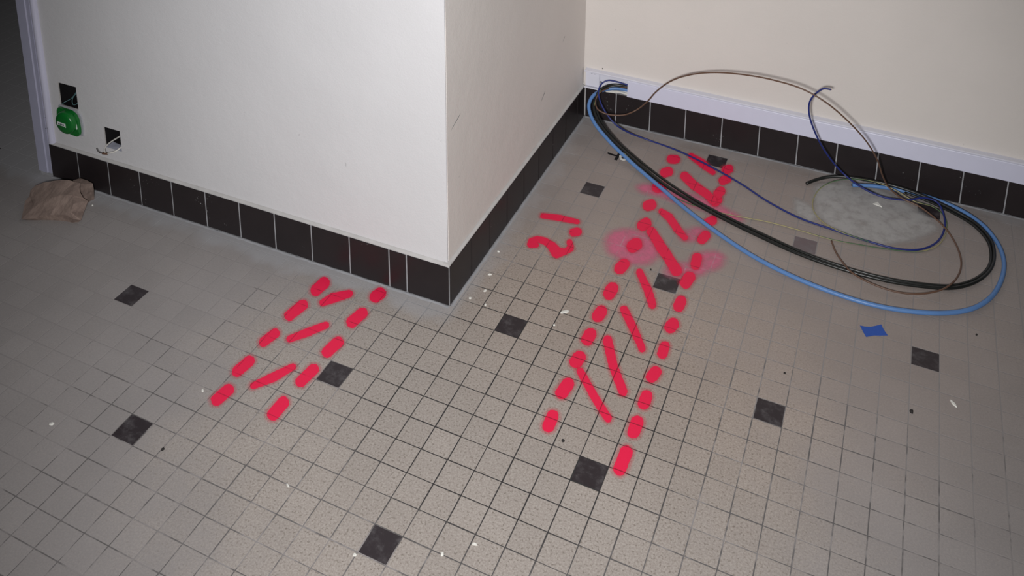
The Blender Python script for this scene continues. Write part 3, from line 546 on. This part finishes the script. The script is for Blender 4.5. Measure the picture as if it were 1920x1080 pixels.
wall_left = box('wall_left', -0.0420, -0.0230, 0.10, 2.0, 0.0, 2.5, M['wall_cream'], None, FRONT[0], FRONT[1])   # return wall of the hallway behind the door frame
tag(wall_left, kind='structure')
# scuffs on the side wall
for u, z, L, a, w in ((0.52, 0.212, 0.034, 0.55, 0.0016), (0.66, 0.305, 0.022, 0.7, 0.0010), (0.045, 0.395, 0.05, 0.35, 0.0012)):
    c, s = math.cos(a), math.sin(a)
    pts = [(u + t * L * c - k * w * s, z + t * L * s + k * w * c) for t, k in ((-.5, 0), (-.2, -.6), (.3, -.8), (.5, 0), (.25, .7), (-.15, .6))]
    mk('scuff_mark', [(p[0], PL - 0.00025, p[1]) for p in pts], [tuple(range(6))], M['print'], wall_side)

# ------------------------------------------------------------------ setting: tiled skirting
_tiles = {}
def skirt_tile(w, h):
    k = (round(w, 4), h)
    if k not in _tiles:
        bm = box_bm(-w/2, w/2, 0, 0.0072, 0, h)
        ed = [e for e in bm.edges if abs(e.verts[0].co.y) < 1e-6 and abs(e.verts[1].co.y) < 1e-6 or (abs(e.verts[0].co.y - e.verts[1].co.y) > 1e-6)]
        bmesh.ops.bevel(bm, geom=ed, offset=0.0022, segments=2, affect='EDGES', profile=0.5)
        _tiles[k] = bm_mesh('skirting_tile', bm, M['skirt'])
    return _tiles[k]
def skirting(name, joints, h, frame, length, lip, mortar='mortar'):
    root = box(name, 0.0003, length, 0.0012, PL + 0.001 if lip else 0.0085, 0.0, h - 0.0006, M[mortar], None, frame[0], frame[1])
    tag(root, kind='structure')
    for a, b in zip(joints, joints[1:]):
        w = b - a - 0.0017
        link('skirting_tile', skirt_tile(w, h - 0.0022), root, ((a + b) / 2, random.uniform(0, 0.0005), 0.0014 + random.uniform(-0.0003, 0.0003)))
    if lip:                                          # plaster bead closing the gap over the tiles
        prism('plaster_bead', [(0.0012, h - 0.0007), (0.0016, h + 0.0012), (PL + 0.0012, h + 0.0040), (PL + 0.008, h + 0.0040), (PL + 0.008, h - 0.0007)], 'x', 0.0003, length, M['bead'], root)
    # ridge of dried mortar where the tiles meet the floor
    vs, fs = [], []; n = 90
    for k in range(n + 1):
        u = length * k / n; wv = 0.0035 + 0.0028 * random.random(); hv = 0.0012 + 0.0016 * random.random()
        vs += [(u, 0.0015, 0.0001), (u, 0.0015, hv), (u, -wv * 0.45, hv * 0.55), (u, -wv, 0.0001)]
    for k in range(n):
        b = k * 4; fs += [(b, b+1, b+5, b+4), (b+1, b+2, b+6, b+5), (b+2, b+3, b+7, b+6)]
    mk('mortar_fillet', vs, fs, M['mortar'], root, smooth=True)
    return root
skirting('baseboard_front', [0, .0947, .1942, .2925, .3900, .4887, .5846, .6810, .7779, .8744, .9713, 1.0129, 1.1117], 0.0928, FRONT, 1.1117, True)
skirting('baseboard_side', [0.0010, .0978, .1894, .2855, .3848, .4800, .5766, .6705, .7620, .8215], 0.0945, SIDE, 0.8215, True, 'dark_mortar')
bj = [0.0010, .0905, .1863, .2832, .3800, .4757, .5714, .6662, .7612, .8553, .9497, 1.0435]
while bj[-1] < 2.55: bj.append(bj[-1] + 0.0955)
skirting('baseboard_back', bj, 0.0912, BACK, bj[-1], False)

# ------------------------------------------------------------------ setting: steel door frame at the end of the front wall
fr = link('trim_1', None, None, FRONT[0], FRONT[1]); tag(fr, kind='structure')
prism('frame_face', [(-0.0435, 0.000), (-0.0415, -0.0025), (-0.0135, -0.0025), (-0.0115, 0.0), (-0.0005, 0.0), (-0.0005, 0.10), (-0.0435, 0.10)], 'z', 0.0085, 2.1, M['frame'], fr)
prism('frame_groove', [(-0.0120, 0.0022), (-0.0005, 0.0012), (0.0015, 0.003), (0.0015, 0.03), (-0.0120, 0.03)], 'z', 0.0965, 2.1, M['frame'], fr)
bead = [(0.0015 + 0.0085 + 0.0085 * math.cos(t), 0.0040 + 0.0075 * -math.sin(t)) for t in [math.pi * k / 10 for k in range(11)]]
prism('frame_bead', [(0.0185, 0.012)] + bead + [(0.0015, 0.012)], 'z', 0.0965, 2.1, M['frame_bead'], fr)
box('frame_foot', -0.0400, -0.0006, 0.0005, 0.10, 0.0, 0.0086, M['mortar'], fr)
for u, z in ((0.0035, 0.168), (0.0085, 0.170), (0.0045, 0.139), (0.0105, 0.141)):
    lathe_y('fixing_hole', [(0.0008, -0.004), (0.0007, -0.0046)], u, z, M['grit'], fr, 8)

# ------------------------------------------------------------------ trunking along the back wall
tr = link('cable_trunking', None, None, BACK[0], BACK[1])
tag(tr, 'white plastic cable trunking above the dark skirting, its lid cut away beside the corner', 'trunking')
TB, TT = 0.0925, 0.1445
# channel: back plate, top and bottom rails
box('back_plate', 0.001, 2.60, 0.0055, 0.0084, TB, TT, M['pvc_in'], tr)
prism('top_rail', [(-0.0060, TT - 0.0042), (-0.0068, TT - 0.0012), (-0.0052, TT + 0.0002), (0.0084, TT + 0.0020), (0.0084, TT - 0.0012), (-0.0040, TT - 0.0026), (-0.0045, TT - 0.0042)], 'x', -0.0005, 2.60, M['pvc_in'], tr)
prism('bottom_rail', [(-0.0065, TB + 0.0035), (-0.0068, TB), (0.0084, TB), (0.0084, TB + 0.0016), (-0.0048, TB + 0.0016), (-0.0050, TB + 0.0035)], 'x', -0.0005, 0.052, M['pvc_in'], tr)
prism('bottom_rail', [(-0.0065, TB + 0.0035), (-0.0068, TB), (0.0084, TB), (0.0084, TB + 0.0016), (-0.0048, TB + 0.0016), (-0.0050, TB + 0.0035)], 'x', 0.122, 2.60, M['pvc_in'], tr)
# broken lower rail with plaster crumbs under the opening
prism('broken_rail', [(0.052, TB + 0.001), (0.062, TB - 0.004), (0.085, TB - 0.001), (0.103, TB + 0.002), (0.122, TB + 0.001), (0.122, TB + 0.006), (0.100, TB + 0.007), (0.070, TB + 0.004)], 'y', 0.000, 0.0082, M['chip'], tr)
# lid
prism('lid', [(-0.0070, TB - 0.0004), (-0.0086, TB + 0.0010), (-0.0086, TT - 0.0050), (-0.0078, TT - 0.0036), (-0.0066, TT - 0.0040), (-0.0066, TB + 0.0006)], 'x', 0.1238, 2.60, M['pvc'], tr)
# cover of the stub beside the corner
prism('lid_stub', [(0.0005, TB + 0.0045), (0.040, TB + 0.0045), (0.040, TT - 0.006), (0.0005, TT - 0.005)], 'y', 0.0008, 0.0020, M['pvc_in'], tr)
sr = lathe_y('screw', [(0.0036, 0.0055), (0.0036, 0.0042), (0.0028, 0.0034)], 0.0440, 0.1120, M['steel'], tr, 16)
box('screw_slot', 0.0416, 0.0464, 0.0030, 0.0036, 0.1116, 0.1124, M['paper'], sr)
for u in (0.0155, 0.0235): box('printed_mark', u, u + 0.005, 0.0005, 0.0009, 0.1345, 0.1352, M['print'], tr)
lathe_y('drill_hole', [(0.0020, 0.0056), (0.0014, 0.0052)], 0.0440, 0.1365, M['grit'], tr, 10)
lathe_y('drill_hole', [(0.0018, 0.0084), (0.0013, 0.0080)], 0.0460, 0.1525, M['grit'], tr, 10)

# ------------------------------------------------------------------ cables
SPEC = {
 'light_blue': (0.0048, 'blue_cable', None, 'thick_cable', 'thick light blue cable, outermost of the loops coiled on the floor', 'cable'),
 'black_outer': (0.0037, 'black_cable', None, 'thick_cable', 'longer black cable of the coil, its cut end resting near the skirting', 'cable'),
 'black_inner': (0.0031, 'black_cable', None, 'thick_cable', 'shorter black cable lying just inside the other black one', 'cable'),
 'dark_blue': (0.0021, 'navy_wire', None, 'electric_wire', 'thin dark blue wire with its hooked end standing up before the trunking', 'wire'),
 'brown': (0.0019, 'brown_wire', None, 'electric_wire', 'thin brown wire arching high in front of the cream wall', 'wire'),
 'green_yellow': (0.0011, 'green_wire', 'yellow_wire', 'electric_wire', 'thin green and yellow striped earth wire looping over the cement smear', 'wire'),
}
for key, (r, m, m2, nm, lab, cat) in SPEC.items():
    path = catmull([(x / 1e4, y / 1e4, max(z / 1e4, r + 0.0003)) for x, y, z in CABLES[key]], 10)
    root = link(nm, None, None, (path[-1].x, path[-1].y, 0.0)); off = Vector(root.location)
    me = tube_mesh('sheath', [p - off for p in path], r, M[m], 12 if r > .003 else 8, M[m2] if m2 else None, 0.10 if m2 else 0)
    link('sheath', me, root)
    d = (path[-1] - path[-2]).normalized()
    link('core', tube_mesh('core', [path[-1] - off - d * 0.001, path[-1] - off + d * 0.0018], r * 0.5, M['copper' if r < 0.003 else 'grit'], 8), root)
    tag(root, lab, cat)

# ------------------------------------------------------------------ spray paint on the floor
def sdf(pts, polys):
    best = np.full(len(pts), -1e9)
    for poly in polys:
        a = np.array(poly, float).reshape(-1, 2) / 1e4; b = np.roll(a, -1, 0)
        d2 = np.full(len(pts), 1e9); ins = np.zeros(len(pts), bool)
        for p, q in zip(a, b):
            e = q - p; t = np.clip(((pts - p) @ e) / max(e @ e, 1e-12), 0, 1)
            d2 = np.minimum(d2, ((pts - p - t[:, None] * e) ** 2).sum(1))
            c = (p[1] > pts[:, 1]) != (q[1] > pts[:, 1])
            with np.errstate(divide='ignore', invalid='ignore'):
                ins ^= c & (pts[:, 0] < (q[0] - p[0]) * (pts[:, 1] - p[1]) / (q[1] - p[1]) + p[0])
        best = np.maximum(best, np.where(ins, 1, -1) * np.sqrt(d2))
    return best

def film(name, polys, mat, res, margin, z):
    """a thin dried film lying on the tiles; 'sd' is the distance to its outline"""
    A = np.concatenate([np.array(p, float).reshape(-1, 2) / 1e4 for p in polys])
    lo, hi = A.min(0) - margin, A.max(0) + margin
    nx, ny = [max(2, int(math.ceil((hi[k] - lo[k]) / res)) + 1) for k in (0, 1)]
    gx, gy = np.meshgrid(np.linspace(lo[0], hi[0], nx), np.linspace(lo[1], hi[1], ny))
    G = np.stack([gx.ravel(), gy.ravel()], 1); s = sdf(G, polys)
    keep = s > -margin
    fs = []
    for j in range(ny - 1):
        for i in range(nx - 1):
            q = (j*nx+i, j*nx+i+1, (j+1)*nx+i+1, (j+1)*nx+i)
            if keep[list(q)].any(): fs.append(q)
    used = sorted(set(k for f in fs for k in f)); mp = {k: n for n, k in enumerate(used)}
    c = A.mean(0)
    o = mk(name, [(G[k][0] - c[0], G[k][1] - c[1], 0.0) for k in used], [tuple(mp[k] for k in f) for f in fs], mat, None, (c[0], c[1], z))
    at = o.data.attributes.new('sd', 'FLOAT', 'POINT'); at.data.foreach_set('value', [float(s[k]) for k in used])
    return o

ORD = ['first', 'second', 'third', 'fourth', 'fifth', 'sixth', 'seventh', 'eighth', 'ninth', 'tenth', 'eleventh', 'twelfth', 'thirteenth', 'fourteenth', 'fifteenth']
z = 0.00055
for key, polys in MARKS:
    run, kind, k = key
    if run == 'text':
        nm, lab = {'two': ('painted_numeral', 'red spray-painted numeral two lying between the corner and the long track'),
                   'point': ('painted_point', 'red spray-painted round point between the numeral two and the stroke'),
                   'one': ('painted_numeral', 'red spray-painted straight stroke of the numeral one beside the point')}[kind]
        grp = 'painted number on the floor'
    elif kind == 'bar':
        nm = 'paint_bar'; end = 'skirting' if run == 'short' else 'near end'
        lab = 'slanted red paint bar, %s from the %s, inside the %s track' % (ORD[k], end, run); grp = 'paint bars of the %s track' % run
    else:
        nm = 'paint_dot'; end = 'skirting' if run == 'short' else 'near end'
        lab = 'red paint dot, %s from the %s, %s row of the %s track' % (ORD[k], end, kind, run); grp = 'paint dots of the %s track' % run
    z += 5e-6
    tag(film(nm, polys, M['paint'], 0.0022, 0.0075, z), lab, 'paint mark', grp)
for nm, polys in MIST:
    lab = {'round': 'round cloud of pink overspray around a dot of the long track', 'right': 'small pink overspray patch touching the right row beside a dark tile',
           'band': 'long smeared pink overspray band under the cables', 'small': 'little pink overspray puff at the end of a slanted bar'}[nm]
    z += 5e-6
    tag(film('paint_overspray', polys, M['mist'], 0.004, 0.022, 0.0003 + z - 0.00055 - 0.0002), lab, 'paint mark', 'pink overspray patches')
tag(film('cement_smear', CEMENT, M['cement'], 0.006, 0.016, 0.00042), 'pale grey smear of dried cement inside the cable loop', 'cement smear')

# ------------------------------------------------------------------ black cross and drill hole in the floor
def flat(name, pts, zc, th, mat, parent=None):
    return prism(name, pts, 'z', zc, zc + th, mat, parent)
cr = link('marker_cross', None, None, (0.036, 1.195, 0)); tag(cr, 'black hand-drawn cross on the floor near the back corner', 'marker cross')
flat('cross_stroke', [(-0.0285, 0.003), (-0.004, -0.0015), (0.012, 0.018), (0.016, 0.014), (0.001, -0.008), (-0.026, -0.005)], 0.0002, 0.0004, M['black_ink'], cr)
flat('cross_stroke', [(-0.003, 0.022), (0.004, 0.021), (0.006, -0.005), (0.005, -0.024), (-0.003, -0.023), (-0.002, -0.003)], 0.00025, 0.0004, M['black_ink'], cr)
dh = link('drilled_hole', None, None, (0.053, 1.190, 0)); tag(dh, 'drilled hole with a white dusty rim beside the black cross', 'hole')
rim = [(0.0115 * math.cos(t) * (1 + .2 * math.sin(3*t)), 0.014 * math.sin(t) * (1 + .15 * math.cos(2*t))) for t in [2*math.pi*k/18 for k in range(18)]]
flat('dust_rim', rim, 0.0002, 0.0012, M['chip'], dh)
flat('bore', [(0.0055 * math.cos(t), 0.006 * math.sin(t)) for t in [2*math.pi*k/12 for k in range(12)]], 0.0012, 0.0004, M['grit'], dh)

# ------------------------------------------------------------------ piece of blue tape
tp = [(TAPE[i] / 1e4, TAPE[i+1] / 1e4) for i in range(0, len(TAPE), 2)]
cx = sum(p[0] for p in tp) / len(tp); cy = sum(p[1] for p in tp) / len(tp)
o = flat('tape_scrap', [(x - cx, y - cy) for x, y in tp], 0.0, 0.0009, M['tape']); o.location = (cx, cy, 0.0002)
tag(o, 'blue tape scrap with curved edges lying near the blue cable', 'tape')

# ------------------------------------------------------------------ chips and grit
def crumb(name, x, y, w, h, ang, t, mat, seed, tri=False):
    rnd = random.Random(seed); n = 3 if tri else 8
    bm = bmesh.new(); lo, hi = [], []
    for k in range(n):
        a = 2 * math.pi * k / n + rnd.uniform(-.2, .2); rr = rnd.uniform(.78, 1.08)
        p = (w / 2 * math.cos(a) * rr, h / 2 * math.sin(a) * rr)
        lo.append(bm.verts.new((p[0], p[1], 0))); hi.append(bm.verts.new((p[0] * .8, p[1] * .8, t * rnd.uniform(.7, 1.1))))
    bm.faces.new(lo); bm.faces.new(list(reversed(hi)))
    for k in range(n): bm.faces.new((lo[k], lo[(k+1) % n], hi[(k+1) % n], hi[k]))
    o = link(name, bm_mesh(name, bm, mat), None, (x, y, 0.0001)); o.rotation_euler = (0, 0, ang); return o
for i, (x, y, w, h, a, tri, lab) in enumerate([
    (0.1087, 0.6050, 0.020, 0.0075, 0.75, False, 'white tooth-shaped plaster chip lying beyond the dark tile near the corner'),
    (0.6631, 1.2536, 0.030, 0.020, -0.6, True, 'white triangular plaster flake on the cement smear'),
    (0.1023, 0.5615, 0.005, 0.004, 0.0, False, 'tiny white speck between the tooth-shaped chip and the dark tile'),
    (-0.1633, 0.0478, 0.009, 0.003, -0.3, False, 'thin white splinter on the open floor toward the lower left'),
    (0.1559, 0.0846, 0.012, 0.0035, 0.2, False, 'narrow white splinter below the middle dark tile'),
    (0.1180, 0.0500, 0.006, 0.006, 0.0, False, 'white crumb nearest the lower edge of the picture'),
    (-0.4214, 0.1415, 0.005, 0.005, 0.0, False, 'white crumb beside the nearest dot of the short track'),
    (-0.6118, -0.0254, 0.010, 0.007, 0.5, False, 'white plaster crumb at the far left of the open floor'),
    (-1.0380, 0.4660, 0.006, 0.005, 0.0, False, 'white crumb beside the brown stone'),
    (0.8229, 0.6815, 0.020, 0.006, -0.9, False, 'pale thin splinter right of the rightmost dark tile'),
    (-0.0830, 0.5600, 0.007, 0.005, 0.3, False, 'white crumb nearest the outer corner of the skirting'),
    (-0.0640, 0.5930, 0.008, 0.005, 0.9, False, 'second white crumb along the side skirting from the corner'),
    (-0.0760, 0.6420, 0.010, 0.004, 0.5, False, 'third white crumb along the side skirting from the corner'),
    (-0.0900, 0.7180, 0.007, 0.005, 0.2, False, 'farthest white crumb along the side skirting'),
    (-0.0460, 0.5560, 0.005, 0.005, 0.2, False, 'small white crumb standing off the side skirting corner'),
    (-0.0010, -0.0060, 0.008, 0.005, 0.4, False, 'white crumb lying on the dark tile nearest the viewer')]):
    tag(crumb('plaster_chip', x, y, w, h, a, 0.0022, M['chip'], i, tri), lab, 'chip', 'plaster crumbs on the floor')
for i, (x, y, s, lab) in enumerate([
    (0.5368, 0.6268, 0.0048, 'dark pellet of grit above the right-hand dark tile of the lower floor'),
    (0.8656, 0.8840, 0.0050, 'dark pellet of grit at the far right of the floor'),
    (0.7547, 0.6297, 0.0085, 'largest dark pellet of grit below the rightmost dark tile'),
    (0.2136, 0.3151, 0.0065, 'dark crumb of grit between the two rows near the long track end'),
    (-0.3980, 0.0155, 0.0065, 'dark crumb of grit beside the leftmost dark tile'),
    (0.2330, 0.8010, 0.0048, 'dark crumb of grit in the round pink cloud')]):
    tag(crumb('grit_pellet', x, y, s, s * .8, i, s * .45, M['grit'], 50 + i), lab, 'grit', 'dark grit on the floor')

# ------------------------------------------------------------------ broken stone by the door frame
def rock(name, top, mid, inset, lab, mat):
    """top: rim (x,y,z) in order round the piece; mid: ridge points; underside pulled in so the lip overhangs"""
    c = Vector((sum(p[0] for p in top) / len(top), sum(p[1] for p in top) / len(top), 0))
    bm = bmesh.new()
    R = [bm.verts.new((p[0] - c.x, p[1] - c.y, p[2])) for p in top]
    Lw = [bm.verts.new(((p[0] - c.x) * inset, (p[1] - c.y) * inset, 0.0)) for p in top]
    n = len(R)
    for k in range(n): bm.faces.new((R[k], R[(k+1) % n], Lw[(k+1) % n], Lw[k]))
    bm.faces.new(Lw)
    Mv = [bm.verts.new((p[0] - c.x, p[1] - c.y, p[2])) for p in mid]
    for k in range(n):                               # nearest ridge point closes each rim edge
        a, b = R[k], R[(k+1) % n]
        ka = min(range(len(Mv)), key=lambda i: (Mv[i].co - a.co).length); kb = min(range(len(Mv)), key=lambda i: (Mv[i].co - b.co).length)
        if ka == kb: bm.faces.new((b, a, Mv[ka]))
        else:
            bm.faces.new((b, a, Mv[ka])); 
            path = range(ka, kb + 1) if kb > ka else range(ka, kb - 1, -1)
            pp = list(path)
            for i, j in zip(pp, pp[1:]): bm.faces.new((b, Mv[i], Mv[j]))
    o = link(name, bm_mesh(name, bm, mat), None, (c.x, c.y, 0.0)); return tag(o, lab, 'stone', 'broken stone by the door frame')
rock('stone_slab', STONE_A, RIDGE_A, 0.88, 'large brown broken stone slab lying by the foot of the door frame', M['stone'])
rock('stone_chunk', STONE_B, RIDGE_B, 0.92, 'smaller darker stone chunk leaning behind the large slab against the skirting', M['stone_dark'])

# ------------------------------------------------------------------ green flush box hanging below the upper hole
gb = link('socket_box', None, None, FRONT[0], FRONT[1]); tag(gb, 'green plastic electrical box hanging below the square hole in the wall', 'socket box')
prism('rim', [(0.0480, 0.2075), (0.0530, 0.2110), (0.1120, 0.2080), (0.1215, 0.1960), (0.1250, 0.1720), (0.1215, 0.1430), (0.1130, 0.1385), (0.1020, 0.1420), (0.0540, 0.1520), (0.0470, 0.1850)], 'y', 0.0035, 0.0070, M['grey_lip'], gb, bevel=0.0008)
fl_ = prism('flange', [(0.0530, 0.2050), (0.0570, 0.2085), (0.0980, 0.2075), (0.1120, 0.2000), (0.1180, 0.1880), (0.1180, 0.1620), (0.1190, 0.1500), (0.1130, 0.1425), (0.1000, 0.1420), (0.0860, 0.1460), (0.0700, 0.1490), (0.0570, 0.1600), (0.0500, 0.1760), (0.0520, 0.1860)], 'y', -0.0070, 0.0040, M['green_box'], gb, bevel=0.0022)
bd = lathe_y('body', [(0.0292, -0.005), (0.0290, -0.012), (0.0278, -0.017), (0.0250, -0.0195), (0.0180, -0.0210), (0.0090, -0.0216), (0.0020, -0.0218)], 0.0870, 0.1790, M['green_box'], gb, 40)
bd.data.polygons.foreach_set('use_smooth', [True] * len(bd.data.polygons))
st = prism('sticker', [(0.0700, 0.1835), (0.0960, 0.1825), (0.0960, 0.1720), (0.0940, 0.1745), (0.0700, 0.1755)], 'y', -0.0224, -0.0207, M['paper'], gb)
for u in (0.0735, 0.0785, 0.0835, 0.0885): box('print_mark', u, u + 0.0036, -0.0226, -0.0222, 0.1765, 0.1805, M['print'], st)
st2 = prism('sticker', [(0.1130, 0.1790), (0.1165, 0.1790), (0.1175, 0.1660), (0.1140, 0.1640)], 'y', -0.0078, -0.0060, M['paper'], gb)

# wires left in the two wall openings
def wire(name, pts, r, mat, parent=None, n=8):
    return link(name, tube_mesh(name, catmull(pts, n), r, mat, 8), parent)
w1 = link('wire_tangle', None, None, FRONT[0], FRONT[1]); tag(w1, 'teal wires curled inside the upper square wall opening', 'wires')
wire('wire', [(0.090, 0.045, 0.268), (0.093, 0.028, 0.245), (0.086, 0.016, 0.228), (0.090, 0.012, 0.216), (0.101, 0.014, 0.219), (0.104, 0.022, 0.230), (0.098, 0.040, 0.240)], 0.0010, M['teal_wire'], w1)
wire('wire', [(0.098, 0.050, 0.262), (0.095, 0.030, 0.240), (0.103, 0.018, 0.224), (0.108, 0.014, 0.214)], 0.0010, M['teal_wire'], w1)
wire('wire', [(0.062, 0.050, 0.225), (0.066, 0.030, 0.218), (0.060, 0.014, 0.214), (0.056, 0.010, 0.211)], 0.0010, M['teal_wire'], w1)
w2 = link('loose_cable_end', None, None, FRONT[0], FRONT[1]); tag(w2, 'white cable end with a brown core poking out of the lower wall opening', 'cable end')
wire('sheath', [(0.236, 0.060, 0.140), (0.236, 0.012, 0.138), (0.228, -0.003, 0.1315), (0.212, -0.011, 0.127)], 0.0020, M['white_wire'], w2)
wire('sheath', [(0.196, 0.050, 0.137), (0.193, 0.012, 0.135), (0.196, -0.004, 0.131), (0.205, -0.011, 0.127)], 0.0018, M['white_wire'], w2)
wire('connector', [(0.213, -0.0115, 0.1268), (0.206, -0.0130, 0.1262), (0.199, -0.0140, 0.1255)], 0.0026, M['brown_wire'], w2)
wire('bare_core', [(0.199, -0.014, 0.1255), (0.190, -0.0145, 0.1258), (0.184, -0.0140, 0.1290), (0.180, -0.0130, 0.1335)], 0.0009, M['grit'], w2)
fp = mk('plastic_flap', [(0.190, 0.006, 0.1290), (0.196, 0.022, 0.1350), (0.238, 0.016, 0.1360), (0.2385, 0.006, 0.1292), (0.190, 0.0075, 0.1290), (0.196, 0.0235, 0.1350), (0.238, 0.0175, 0.1360), (0.2385, 0.0075, 0.1292)],
        [(0,3,2,1), (4,5,6,7), (0,1,5,4), (1,2,6,5), (2,3,7,6), (3,0,4,7)], M['flap'], None, FRONT[0], FRONT[1])
tag(fp, 'grey plastic flap on the sill of the lower wall opening', 'plastic flap')
